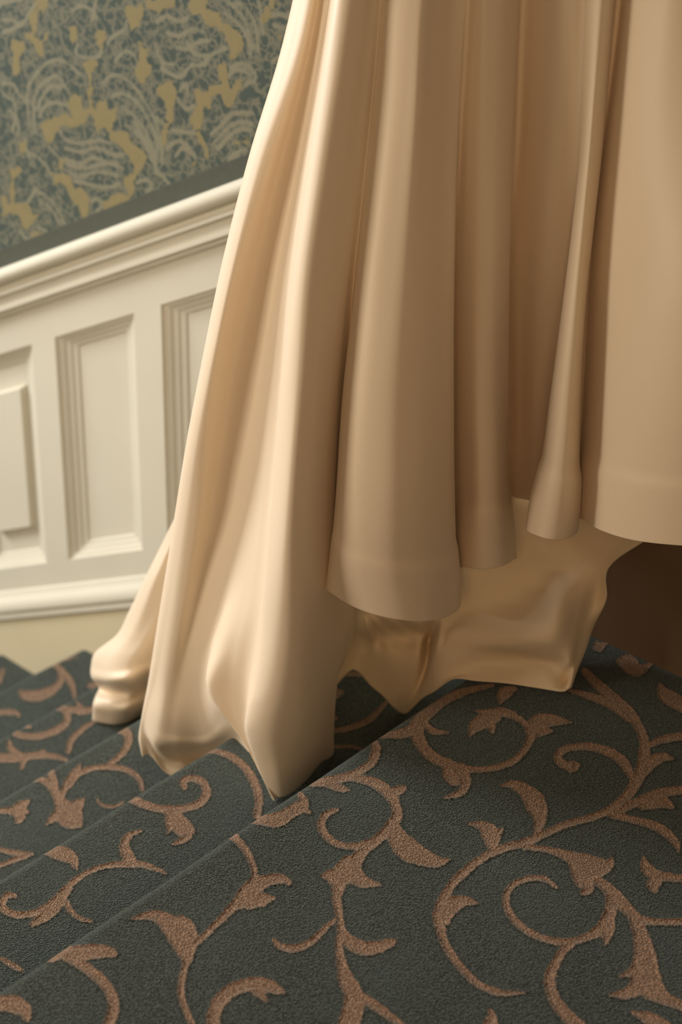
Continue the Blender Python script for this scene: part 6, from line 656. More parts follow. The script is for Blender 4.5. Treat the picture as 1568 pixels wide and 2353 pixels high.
SKIRT = """-3237 -1998 10991 -2929 -2220 9792 -2958 -2374 8492 -3463 -2451 7003 -3876 -2524 5541 -4209 -2587 4128 -4529 -2588 2747 -4853 -2501 1551 -5959 -1968 -38 -6567 -1695 -1256 -6723 -1649 -2061 -6782 -1670 -2535 -6801 -1704 -2900 -6814 -1717 -3181 -6819 -1721 -3428 -6821 -1723 -3638 -6823 -1725 -3830 -6825 -1727 -4004 -6829 -1730 -4179 -6831 -1732 -4215
-3230 -2322 11015 -2928 -2542 9823 -2952 -2714 8534 -3424 -2834 7070 -3808 -2944 5636 -4114 -3041 4253 -4390 -3081 2915 -4726 -3002 1731 -5897 -2470 126 -6507 -2426 -988 -6920 -2463 -1854 -7175 -2502 -2404 -7639 -2602 -2937 -7725 -2644 -3240 -7665 -2706 -3428 -7720 -2504 -3765 -7589 -2700 -3796 -7495 -2848 -3849 -7524 -2848 -4037 -7554 -2845 -4208
-3119 -2491 11038 -2820 -2708 9848 -2839 -2892 8564 -3281 -3044 7115 -3638 -3181 5699 -3917 -3301 4338 -4167 -3370 3025 -4553 -3257 1815 -5546 -2706 272 -6022 -2749 -743 -6391 -2773 -1589 -6657 -2844 -2122 -6964 -2971 -2566 -6990 -3052 -2816 -6936 -3098 -3009 -7366 -2646 -3650 -7196 -2837 -3663 -7159 -2882 -3794 -7202 -2842 -4010 -7238 -2809 -4201
-3051 -2564 11050 -2755 -2780 9866 -2767 -2969 8591 -3191 -3136 7158 -3533 -3285 5759 -3797 -3417 4415 -4032 -3505 3125 -4401 -3397 1935 -5470 -2696 311 -5802 -2697 -660 -6059 -2702 -1460 -6227 -2793 -1937 -6374 -2924 -2301 -6448 -3006 -2568 -6406 -3093 -2744 -6906 -2646 -3411 -6933 -2627 -3625 -6853 -2710 -3715 -6952 -2651 -3968 -7055 -2586 -4209
-2994 -2581 11057 -2701 -2793 9888 -2700 -2983 8633 -3110 -3155 7225 -3440 -3308 5852 -3696 -3444 4534 -3936 -3527 3263 -4195 -3512 2168 -5232 -2752 563 -5443 -2696 -361 -5662 -2626 -1160 -5809 -2588 -1675 -5945 -2589 -2089 -6065 -2631 -2392 -6178 -2692 -2650 -6250 -2692 -2884 -6662 -2329 -3449 -6667 -2331 -3620 -6703 -2305 -3822 -6833 -2196 -4096
-3091 -2598 11049 -2799 -2807 9813 -2804 -3053 8492 -3130 -3346 7045 -3381 -3598 5642 -3558 -3815 4305 -3810 -3897 2965 -4069 -3893 1815 -4282 -3902 787 -4460 -3914 -103 -4600 -3929 -836 -4688 -3943 -1304 -4760 -3961 -1683 -4817 -3979 -1969 -4864 -3994 -2219 -4908 -4005 -2435 -4945 -4013 -2633 -4925 -3998 -2796 -4850 -3959 -2796 -4776 -3921 -2796
-2593 -3094 11133 -2338 -3348 9943 -2417 -3619 8662 -2706 -3904 7273 -2942 -4143 5922 -3128 -4332 4623 -3369 -4429 3338 -3613 -4429 2234 -3818 -4435 1244 -3997 -4447 383 -4141 -4459 -328 -4224 -4473 -778 -4292 -4488 -1142 -4348 -4505 -1418 -4395 -4520 -1660 -4433 -4529 -1867 -4472 -4534 -2060 -4483 -4537 -2224 -4453 -4537 -2370 -4418 -4536 -2496
-2353 -3309 11171 -2056 -3519 10002 -2083 -3762 8747 -2385 -4049 7379 -2613 -4281 6051 -2796 -4467 4773 -3035 -4556 3507 -3271 -4560 2424 -3472 -4566 1452 -3648 -4573 604 -3807 -4577 -107 -3916 -4579 -568 -4011 -4580 -948 -4099 -4592 -1239 -4180 -4603 -1496 -4240 -4601 -1717 -4280 -4581 -1923 -4301 -4544 -2111 -4314 -4498 -2303 -4325 -4457 -2475
-2095 -3258 11192 -1906 -3519 10000 -1956 -3762 8722 -2270 -3993 7316 -2573 -4197 5933 -2790 -4341 4600 -2969 -4426 3317 -3121 -4473 2254 -3301 -4517 1283 -3473 -4553 430 -3628 -4576 -286 -3719 -4597 -739 -3770 -4638 -1085 -3806 -4671 -1344 -3856 -4672 -1596 -3899 -4674 -1810 -3975 -4623 -2055 -4190 -4362 -2470 -4161 -4330 -2639 -4068 -4367 -2717
-2102 -3132 11183 -1923 -3417 9977 -1990 -3623 8675 -2309 -3775 7231 -2595 -3949 5820 -2807 -4087 4461 -2987 -4177 3156 -3136 -4244 2082 -3296 -4326 1117 -3425 -4390 283 -3520 -4434 -405 -3573 -4469 -839 -3599 -4527 -1167 -3626 -4554 -1428 -3659 -4540 -1682 -3684 -4514 -1904 -3983 -4172 -2425 -4018 -4091 -2653 -3884 -4181 -2700 -3777 -4248 -2755
-2038 -3077 11185 -1851 -3405 9985 -1901 -3607 8688 -2192 -3708 7242 -2448 -3850 5833 -2619 -3984 4487 -2781 -4064 3188 -2912 -4135 2125 -3029 -4260 1200 -3134 -4347 392 -3228 -4399 -286 -3264 -4393 -729 -3246 -4375 -1072 -3248 -4337 -1354 -3292 -4278 -1636 -3368 -4198 -1913 -3675 -3795 -2471 -3686 -3760 -2663 -3560 -3894 -2690 -3472 -3984 -2741
-1968 -3082 11192 -1795 -3411 10020 -1822 -3615 8758 -2060 -3707 7360 -2244 -3849 6011 -2409 -3969 4706 -2521 -4066 3473 -2593 -4146 2476 -2692 -4262 1592 -2786 -4382 836 -2905 -4486 200 -2843 -4579 -129 -2680 -4677 -327 -2542 -4684 -500 -2400 -4632 -671 -2281 -4571 -824 -2186 -4523 -966 -2118 -4492 -1098 -2058 -4462 -1234 -2004 -4435 -1355
-1916 -3104 11199 -1730 -3462 9982 -1761 -3673 8668 -1973 -3787 7219 -2125 -3948 5821 -2238 -4071 4473 -2276 -4197 3218 -2315 -4338 2211 -2383 -4507 1324 -2452 -4766 612 -2431 -5044 104 -2247 -5058 -214 -2017 -4993 -468 -1838 -4954 -650 -1692 -4940 -802 -1575 -4936 -931 -1479 -4929 -1054 -1403 -4923 -1171 -1332 -4916 -1291 -1268 -4909 -1378
-1835 -3166 11211 -1702 -3463 9985 -1732 -3676 8672 -1900 -3834 7244 -2013 -4012 5867 -2031 -4168 4567 -2004 -4334 3363 -2009 -4469 2381 -2059 -4584 1491 -2132 -4750 744 -2125 -4884 163 -2037 -4942 -177 -1896 -4960 -431 -1763 -4958 -617 -1654 -4949 -785 -1562 -4938 -930 -1478 -4929 -1061 -1404 -4921 -1180 -1330 -4913 -1299 -1264 -4905 -1378
-1765 -3172 11218 -1583 -3534 10010 -1573 -3795 8721 -1709 -3971 7317 -1792 -4141 5962 -1787 -4285 4682 -1741 -4450 3501 -1712 -4583 2545 -1708 -4693 1688 -1773 -4757 910 -1818 -4832 283 -1814 -4902 -89 -1777 -4960 -372 -1702 -4967 -581 -1612 -4955 -760 -1531 -4942 -912 -1459 -4932 -1049 -1391 -4922 -1172 -1321 -4911 -1295 -1259 -4901 -1378
-1368 -3622 11289 -1209 -3945 10111 -1187 -4220 8864 -1225 -4446 7535 -1253 -4653 6252 -1250 -4812 5026 -1275 -4900 3839 -1306 -4961 2865 -1335 -5016 1996 -1340 -5051 1251 -1422 -5085 603 -1508 -5127 183 -1554 -5143 -157 -1540 -5113 -413 -1505 -5069 -636 -1465 -5032 -820 -1418 -5000 -982 -1369 -4970 -1126 -1318 -4940 -1270 -1274 -4913 -1378
-1196 -3568 11302 -1031 -3955 10141 -952 -4274 8925 -965 -4525 7626 -981 -4738 6370 -913 -4913 5192 -877 -5058 4072 -886 -5122 3133 -933 -5119 2254 -989 -5100 1477 -1055 -5101 834 -1108 -5099 415 -1163 -5094 66 -1192 -5067 -206 -1193 -5009 -452 -1184 -4944 -665 -1177 -4890 -858 -1169 -4844 -1031 -1161 -4798 -1206 -1153 -4757 -1362
-1110 -3412 11299 -943 -3791 10148 -852 -4100 8944 -853 -4339 7659 -870 -4547 6415 -814 -4706 5242 -781 -4831 4126 -774 -4898 3204 -784 -4921 2363 -820 -4908 1610 -871 -4881 970 -915 -4834 539 -958 -4775 173 -994 -4720 -114 -1030 -4660 -375 -1066 -4595 -608 -1101 -4525 -830 -1134 -4458 -1036 -1168 -4390 -1243 -1196 -4332 -1378
-1118 -3255 11287 -946 -3627 10147 -844 -3909 8954 -827 -4095 7675 -840 -4260 6433 -839 -4401 5249 -840 -4469 4110 -842 -4488 3170 -836 -4506 2337 -858 -4491 1592 -907 -4466 959 -952 -4421 532 -1000 -4349 159 -1038 -4270 -138 -1075 -4191 -407 -1116 -4118 -646 -1165 -4048 -873 -1220 -3982 -1088 -1278 -3913 -1307 -1329 -3852 -1378
-1098 -3197 11284 -934 -3559 10161 -833 -3827 8984 -814 -3987 7722 -833 -4123 6492 -878 -4199 5292 -931 -4196 4125 -971 -4149 3154 -970 -4122 2305 -978 -4089 1563 -1035 -4041 919 -1091 -3985 484 -1146 -3922 116 -1194 -3857 -177 -1243 -3778 -450 -1287 -3701 -690 -1323 -3635 -907 -1348 -3587 -1094 -1366 -3548 -1275 -1381 -3514 -1378
-1095 -3170 11283 -941 -3506 10228 -836 -3768 9128 -812 -3914 7951 -829 -4035 6807 -904 -4062 5674 -1008 -4008 4562 -1105 -3897 3620 -1172 -3787 2775 -1182 -3705 2065 -1184 -3640 1482 -1204 -3602 1103 -1226 -3575 794 -1250 -3555 556 -1280 -3537 343 -1303 -3526 164 -1337 -3511 -8 -1394 -3482 -185 -1482 -3437 -386 -1564 -3395 -570
-1088 -3148 11282 -942 -3466 10290 -837 -3721 9261 -813 -3851 8159 -822 -3965 7094 -888 -3990 6045 -1014 -3907 4999 -1135 -3771 4111 -1261 -3595 3284 -1330 -3463 2584 -1341 -3389 2037 -1344 -3338 1687 -1344 -3283 1398 -1351 -3240 1175 -1374 -3205 973 -1407 -3177 796 -1438 -3152 633 -1461 -3127 486 -1483 -3101 338 -1503 -3078 206
-1074 -3135 11282 -935 -3444 10327 -830 -3698 9339 -799 -3827 8284 -802 -3935 7266 -851 -3983 6276 -960 -3935 5295 -1077 -3825 4462 -1210 -3659 3679 -1324 -3491 2986 -1397 -3355 2420 -1430 -3264 2059 -1453 -3190 1766 -1469 -3137 1545 -1485 -3096 1353 -1499 -3066 1191 -1513 -3042 1043 -1526 -3023 911 -1539 -3004 777 -1550 -2986 657
-1055 -3135 11284 -922 -3438 10353 -818 -3693 9392 -782 -3824 8369 -777 -3933 7383 -800 -4015 6439 -865 -4044 5528 -937 -4031 4772 -1003 -3985 4088 -1064 -3924 3488 -1122 -3860 2985 -1165 -3812 2658 -1204 -3767 2388 -1235 -3732 2182 -1260 -3701 2002 -1280 -3676 1850 -1296 -3653 1711 -1310 -3633 1585 -1324 -3613 1458 -1337 -3595 1345
-1033 -3140 11287 -901 -3445 10363 -796 -3703 9411 -759 -3836 8397 -741 -3951 7425 -736 -4061 6506 -750 -4164 5643 -761 -4242 4949 -750 -4307 4345 -730 -4359 3833 -727 -4389 3407 -739 -4398 3128 -754 -4401 2897 -768 -4400 2721 -783 -4398 2565 -798 -4395 2431 -815 -4391 2306 -832 -4387 2192 -850 -4381 2077 -866 -4377 1974
-860 -3156 11304 -733 -3473 10369 -619 -3743 9406 -530 -3891 8390 -493 -4024 7414 -477 -4156 6491 -438 -4303 5647 -412 -4403 4966 -402 -4467 4356 -400 -4504 3828 -410 -4514 3384 -424 -4513 3097 -438 -4509 2861 -448 -4499 2680 -456 -4482 2519 -461 -4461 2379 -465 -4437 2249 -469 -4413 2130 -472 -4390 2011 -475 -4370 1905
-678 -3080 11316 -536 -3415 10375 -411 -3694 9405 -320 -3840 8380 -278 -3967 7393 -247 -4095 6463 -180 -4249 5620 -136 -4348 4937 -112 -4412 4326 -101 -4444 3793 -104 -4443 3343 -113 -4432 3050 -121 -4415 2809 -125 -4396 2624 -125 -4372 2461 -124 -4348 2320 -123 -4324 2191 -122 -4302 2074 -120 -4280 1956 -119 -4261 1851
-553 -2972 11321 -410 -3308 10372 -281 -3587 9395 -177 -3736 8364 -117 -3847 7370 -63 -3953 6431 23 -4085 5579 84 -4168 4891 134 -4229 4281 164 -4255 3748 167 -4242 3292 159 -4220 2991 154 -4194 2745 156 -4168 2558 162 -4139 2394 169 -4112 2253 176 -4086 2123 182 -4061 2006 188 -4038 1889 193 -4017 1784
-589 -2716 11299 -452 -3034 10335 -324 -3296 9343 -209 -3431 8297 -113 -3554 7300 -24 -3667 6362 74 -3771 5495 147 -3835 4795 215 -3887 4181 260 -3906 3645 277 -3882 3184 278 -3850 2880 280 -3819 2632 285 -3795 2445 292 -3772 2281 299 -3751 2142 306 -3731 2014 313 -3713 1899 319 -3695 1783 324 -3680 1679
-645 -2437 11273 -482 -2761 10309 -340 -3017 9314 -246 -3113 8253 -147 -3198 7242 -55 -3267 6286 17 -3302 5383 75 -3321 4655 134 -3341 4017 183 -3348 3470 218 -3338 3015 237 -3328 2723 252 -3314 2485 261 -3297 2301 269 -3276 2137 275 -3254 1996 280 -3233 1865 284 -3214 1747 289 -3195 1629 293 -3179 1523
-609 -2325 11269 -421 -2630 10319 -270 -2863 9337 -213 -2915 8277 -145 -2960 7263 -81 -2986 6299 -58 -2945 5367 -37 -2903 4611 -3 -2883 3952 32 -2867 3391 62 -2849 2931 79 -2833 2636 93 -2819 2397 110 -2811 2220 133 -2809 2071 153 -2807 1944 165 -2801 1824 167 -2790 1709 164 -2776 1591 162 -2764 1484
-594 -2312 11269 -400 -2608 10356 -255 -2834 9410 -241 -2867 8380 -273 -2835 7366 -325 -2768 6382 -376 -2658 5436 -414 -2551 4660 -438 -2467 3975 -454 -2394 3387 -460 -2343 2909 -458 -2317 2609 -453 -2301 2369 -447 -2293 2191 -441 -2288 2036 -435 -2284 1904 -429 -2280 1784 -424 -2277 1676 -419 -2274 1567 -415 -2270 1470
-491 -2345 11282 -299 -2636 10380 -148 -2861 9450 -114 -2901 8440 -102 -2884 7456 -91 -2842 6513 -91 -2772 5613 -94 -2702 4880 -89 -2649 4233 -81 -2600 3679 -71 -2567 3229 -61 -2554 2947 -52 -2550 2722 -43 -2551 2554 -35 -2555 2410 -27 -2559 2287 -20 -2563 2175 -13 -2567 2075 -7 -2571 1973 -1 -2574 1883
-381 -2291 11288 -181 -2590 10389 -15 -2828 9462 54 -2892 8464 98 -2900 7496 135 -2882 6569 156 -2836 5688 171 -2788 4972 199 -2757 4347 234 -2741 3820 267 -2728 3391 287 -2718 3118 302 -2708 2896 314 -2699 2728 324 -2690 2581 333 -2683 2456 341 -2676 2341 348 -2669 2238 355 -2663 2134 361 -2657 2041
-308 -2064 11279 -105 -2378 10379 67 -2632 9454 149 -2710 8460 219 -2739 7503 289 -2745 6593 312 -2689 5714 317 -2617 4990 344 -2572 4361 384 -2547 3834 422 -2528 3406 446 -2515 3134 464 -2502 2913 478 -2491 2745 489 -2481 2599 499 -2473 2474 508 -2465 2360 516 -2458 2256 525 -2450 2153 532 -2444 2060
-314 -1824 11261 -129 -2103 10355 32 -2331 9424 119 -2405 8428 192 -2432 7469 264 -2441 6560 280 -2377 5675 270 -2290 4942 282 -2227 4302 306 -2187 3763 333 -2157 3325 354 -2137 3048 372 -2120 2825 388 -2106 2656 402 -2093 2508 415 -2082 2383 428 -2071 2269 439 -2062 2166 450 -2052 2062 460 -2044 1969
-370 -1627 11241 -181 -1905 10338 -21 -2128 9407 41 -2169 8404 95 -2181 7438 162 -2206 6532 165 -2127 5641 135 -2005 4891 123 -1915 4234 119 -1862 3679 124 -1822 3228 140 -1796 2946 162 -1771 2720 185 -1751 2551 206 -1735 2404 220 -1722 2278 232 -1712 2163 241 -1704 2059 251 -1696 1955 259 -1689 1862
-431 -1515 11227 -256 -1771 10385 -110 -1979 9518 -83 -1982 8576 -111 -1905 7646 -137 -1880 6771 -193 -1791 5925 -275 -1623 5200 -360 -1441 4538 -425 -1291 3969 -470 -1179 3506 -496 -1109 3211 -517 -1053 2972 -533 -1010 2791 -546 -973 2633 -557 -942 2498 -567 -914 2374 -576 -888 2262 -585 -862 2150 -594 -840 2049
-258 -1530 11245 -70 -1792 10410 88 -2007 9553 127 -2032 8623 103 -1964 7705 69 -1905 6827 3 -1783 5976 -90 -1599 5247 -183 -1408 4582 -251 -1253 4013 -295 -1141 3552 -319 -1072 3259 -338 -1017 3022 -351 -975 2843 -363 -940 2686 -373 -909 2553 -382 -881 2430 -390 -856 2320 -398 -831 2208 -405 -809 2108
27 -1530 11273 232 -1813 10447 407 -2051 9602 471 -2105 8690 465 -2063 7790 427 -2004 6922 354 -1885 6078 257 -1717 5360 160 -1543 4706 88 -1399 4144 38 -1286 3685 9 -1214 3393 -13 -1156 3156 -29 -1112 2976 -43 -1075 2819 -55 -1042 2685 -66 -1013 2563 -76 -987 2452 -86 -961 2340 -95 -937 2240
175 -1402 11278 392 -1711 10454 581 -1974 9613 666 -2058 8709 685 -2041 7821 679 -1996 6966 630 -1893 6136 546 -1751 5432 457 -1602 4792 382 -1470 4237 324 -1358 3778 286 -1284 3484 256 -1224 3245 233 -1178 3063 214 -1139 2904 197 -1105 2768 182 -1075 2644 168 -1047 2532 155 -1020 2419 143 -996 2319
242 -1344 11280 459 -1648 10453 653 -1909 9609 765 -2004 8709 822 -2014 7832 856 -2015 6998 841 -1965 6193 783 -1877 5517 712 -1778 4902 643 -1686 4367 581 -1604 3922 538 -1549 3636 502 -1503 3403 474 -1468 3225 451 -1438 3070 430 -1413 2938 412 -1390 2817 396 -1370 2708 380 -1350 2598 366 -1332 2501
337 -1426 11295 538 -1707 10441 723 -1949 9567 854 -2048 8643 935 -2109 7754 970 -2195 6915 977 -2251 6123 967 -2279 5478 961 -2313 4914 949 -2329 4427 933 -2328 4023 927 -2346 3775 926 -2383 3584 929 -2427 3448 932 -2467 3330 935 -2494 3228 938 -2512 3132 941 -2525 3044 944 -2537 2956 947 -2548 2878
468 -1477 11311 673 -1757 10451 859 -2002 9571 984 -2125 8642 1071 -2216 7753 1134 -2317 6919 1181 -2406 6141 1212 -2474 5518 1232 -2527 4968 1244 -2562 4496 1250 -2586 4109 1253 -2603 3863 1253 -2618 3666 1253 -2630 3516 1252 -2642 3386 1252 -2652 3276 1251 -2661 3175 1250 -2669 3084 1249 -2677 2992 1249 -2684 2910
586 -1457 11321 794 -1736 10459 980 -1983 9578 1091 -2116 8647 1171 -2215 7755 1238 -2312 6919 1302 -2394 6142 1357 -2454 5523 1399 -2498 4976 1431 -2529 4508 1453 -2551 4125 1462 -2561 3879 1465 -2566 3678 1465 -2568 3525 1464 -2569 3390 1462 -2570 3275 1460 -2570 3170 1458 -2570 3075 1456 -2571 2980 1455 -2572 2895
602 -1279 11310 821 -1569 10450 1014 -1827 9570 1115 -1972 8640 1186 -2077 7749 1253 -2179 6914 1311 -2240 6131 1356 -2265 5498 1393 -2278 4939 1426 -2288 4463 1452 -2293 4074 1466 -2294 3826 1474 -2292 3624 1479 -2290 3470 1482 -2288 3335 1484 -2285 3220 1486 -2282 3115 1488 -2280 3020 1490 -2278 2924 1491 -2276 2839
545 -1082 11290 754 -1356 10426 939 -1600 9543 1047 -1751 8613 1117 -1824 7714 1169 -1922 6873 1199 -1981 6080 1211 -1973 5425 1230 -1952 4846 1251 -1924 4349 1274 -1908 3948 1294 -1900 3697 1311 -1894 3494 1322 -1890 3341 1329 -1888 3206 1332 -1886 3091 1334 -1885 2986 1334 -1884 2890 1335 -1883 2794 1336 -1882 2708
486 -970 11277 681 -1215 10418 847 -1432 9538 902 -1547 8601 920 -1618 7697 953 -1696 6852 965 -1703 6044 952 -1636 5366 943 -1571 4765 952 -1543 4265 969 -1538 3865 983 -1538 3614 995 -1540 3413 1004 -1541 3261 1012 -1542 3128 1018 -1543 3015 1024 -1544 2912 1030 -1544 2819 1035 -1544 2725 1039 -1544 2641
705 -1109 11308 907 -1391 10464 1081 -1638 9601 1140 -1751 8678 1167 -1817 7788 1215 -1896 6959 1249 -1927 6176 1264 -1907 5531 1276 -1882 4960 1291 -1873 4478 1304 -1870 4087 1314 -1870 3840 1321 -1870 3641 1327 -1871 3491 1332 -1871 3359 1336 -1871 3248 1340 -1871 3146 1343 -1871 3054 1347 -1871 2961 1350 -1870 2878
1034 -1234 11349 1226 -1500 10501 1397 -1738 9634 1494 -1881 8721 1571 -1987 7849 1658 -2091 7037 1738 -2174 6283 1807 -2233 5683 1853 -2268 5148 1872 -2275 4679 1875 -2267 4288 1873 -2258 4037 1871 -2249 3833 1869 -2242 3679 1867 -2237 3544 1866 -2232 3429 1865 -2228 3325 1864 -2225 3231 1864 -2222 3136 1864 -2219 3052
1375 -1254 11383 1573 -1511 10534 1759 -1745 9667 1898 -1890 8760 2041 -2046 7913 2211 -2254 7150 2331 -2376 6426 2404 -2424 5831 2444 -2442 5295 2453 -2439 4825 2444 -2423 4430 2434 -2409 4176 2425 -2397 3970 2418 -2388 3813 2412 -2380 3677 2407 -2374 3561 2403 -2368 3456 2400 -2363 3360 2397 -2359 3265 2394 -2356 3180
1661 -1007 11393 1875 -1235 10536 2085 -1462 9665 2274 -1683 8774 2477 -1927 7956 2705 -2207 7228 2854 -2344 6523 2936 -2374 5930 2980 -2379 5395 2990 -2371 4927 2981 -2354 4534 2972 -2340 4282 2963 -2328 4077 2956 -2319 3922 2950 -2311 3786 2946 -2304 3671 2942 -2299 3566 2939 -2294 3471 2936 -2290 3377 2934 -2286 3292
1970 -609 11394 2202 -808 10530 2435 -1026 9653 2663 -1304 8772 2888 -1587 7963 3116 -1862 7232 3263 -1992 6522 3342 -2018 5925 3393 -2025 5391 3419 -2024 4928 3429 -2015 4544 3432 -2007 4299 3434 -2000 4100 3435 -1995 3949 3437 -1991 3818 3438 -1987 3706 3440 -1984 3604 3441 -1981 3512 3443 -1979 3420 3445 -1977 3338
2282 -300 11395 2528 -377 10526 2768 -547 9640 2989 -736 8736 3177 -918 7888 3333 -1058 7092 3458 -1142 6344 3542 -1181 5736 3608 -1200 5197 3660 -1211 4736 3702 -1218 4360 3729 -1222 4123 3750 -1226 3931 3766 -1229 3786 3781 -1232 3660 3793 -1234 3554 3804 -1237 3456 3815 -1239 3368 3825 -1242 3280 3835 -1245 3202
2697 -300 11428 2944 -300 10567 3179 -333 9681 3368 -366 8751 3513 -351 7853 3630 -329 7001 3730 -320 6207 3798 -313 5568 3850 -307 5004 3893 -302 4523 3926 -300 4130 3947 -300 3881 3965 -300 3681 3978 -300 3529 3990 -300 3397 4000 -300 3284 4009 -300 3182 4017 -300 3089 4026 -300 2996 4033 -300 2913
2698 -300 11390 2987 -300 10518 3259 -300 9620 3464 -300 8672 3610 -300 7750 3730 -300 6873 3840 -300 6060 3919 -300 5409 3983 -300 4835 4035 -300 4346 4077 -300 3948 4103 -300 3695 4125 -300 3492 4141 -300 3338 4155 -300 3204 4167 -300 3089 4178 -300 2985 4189 -300 2891 4199 -300 2797 4208 -300 2712"""
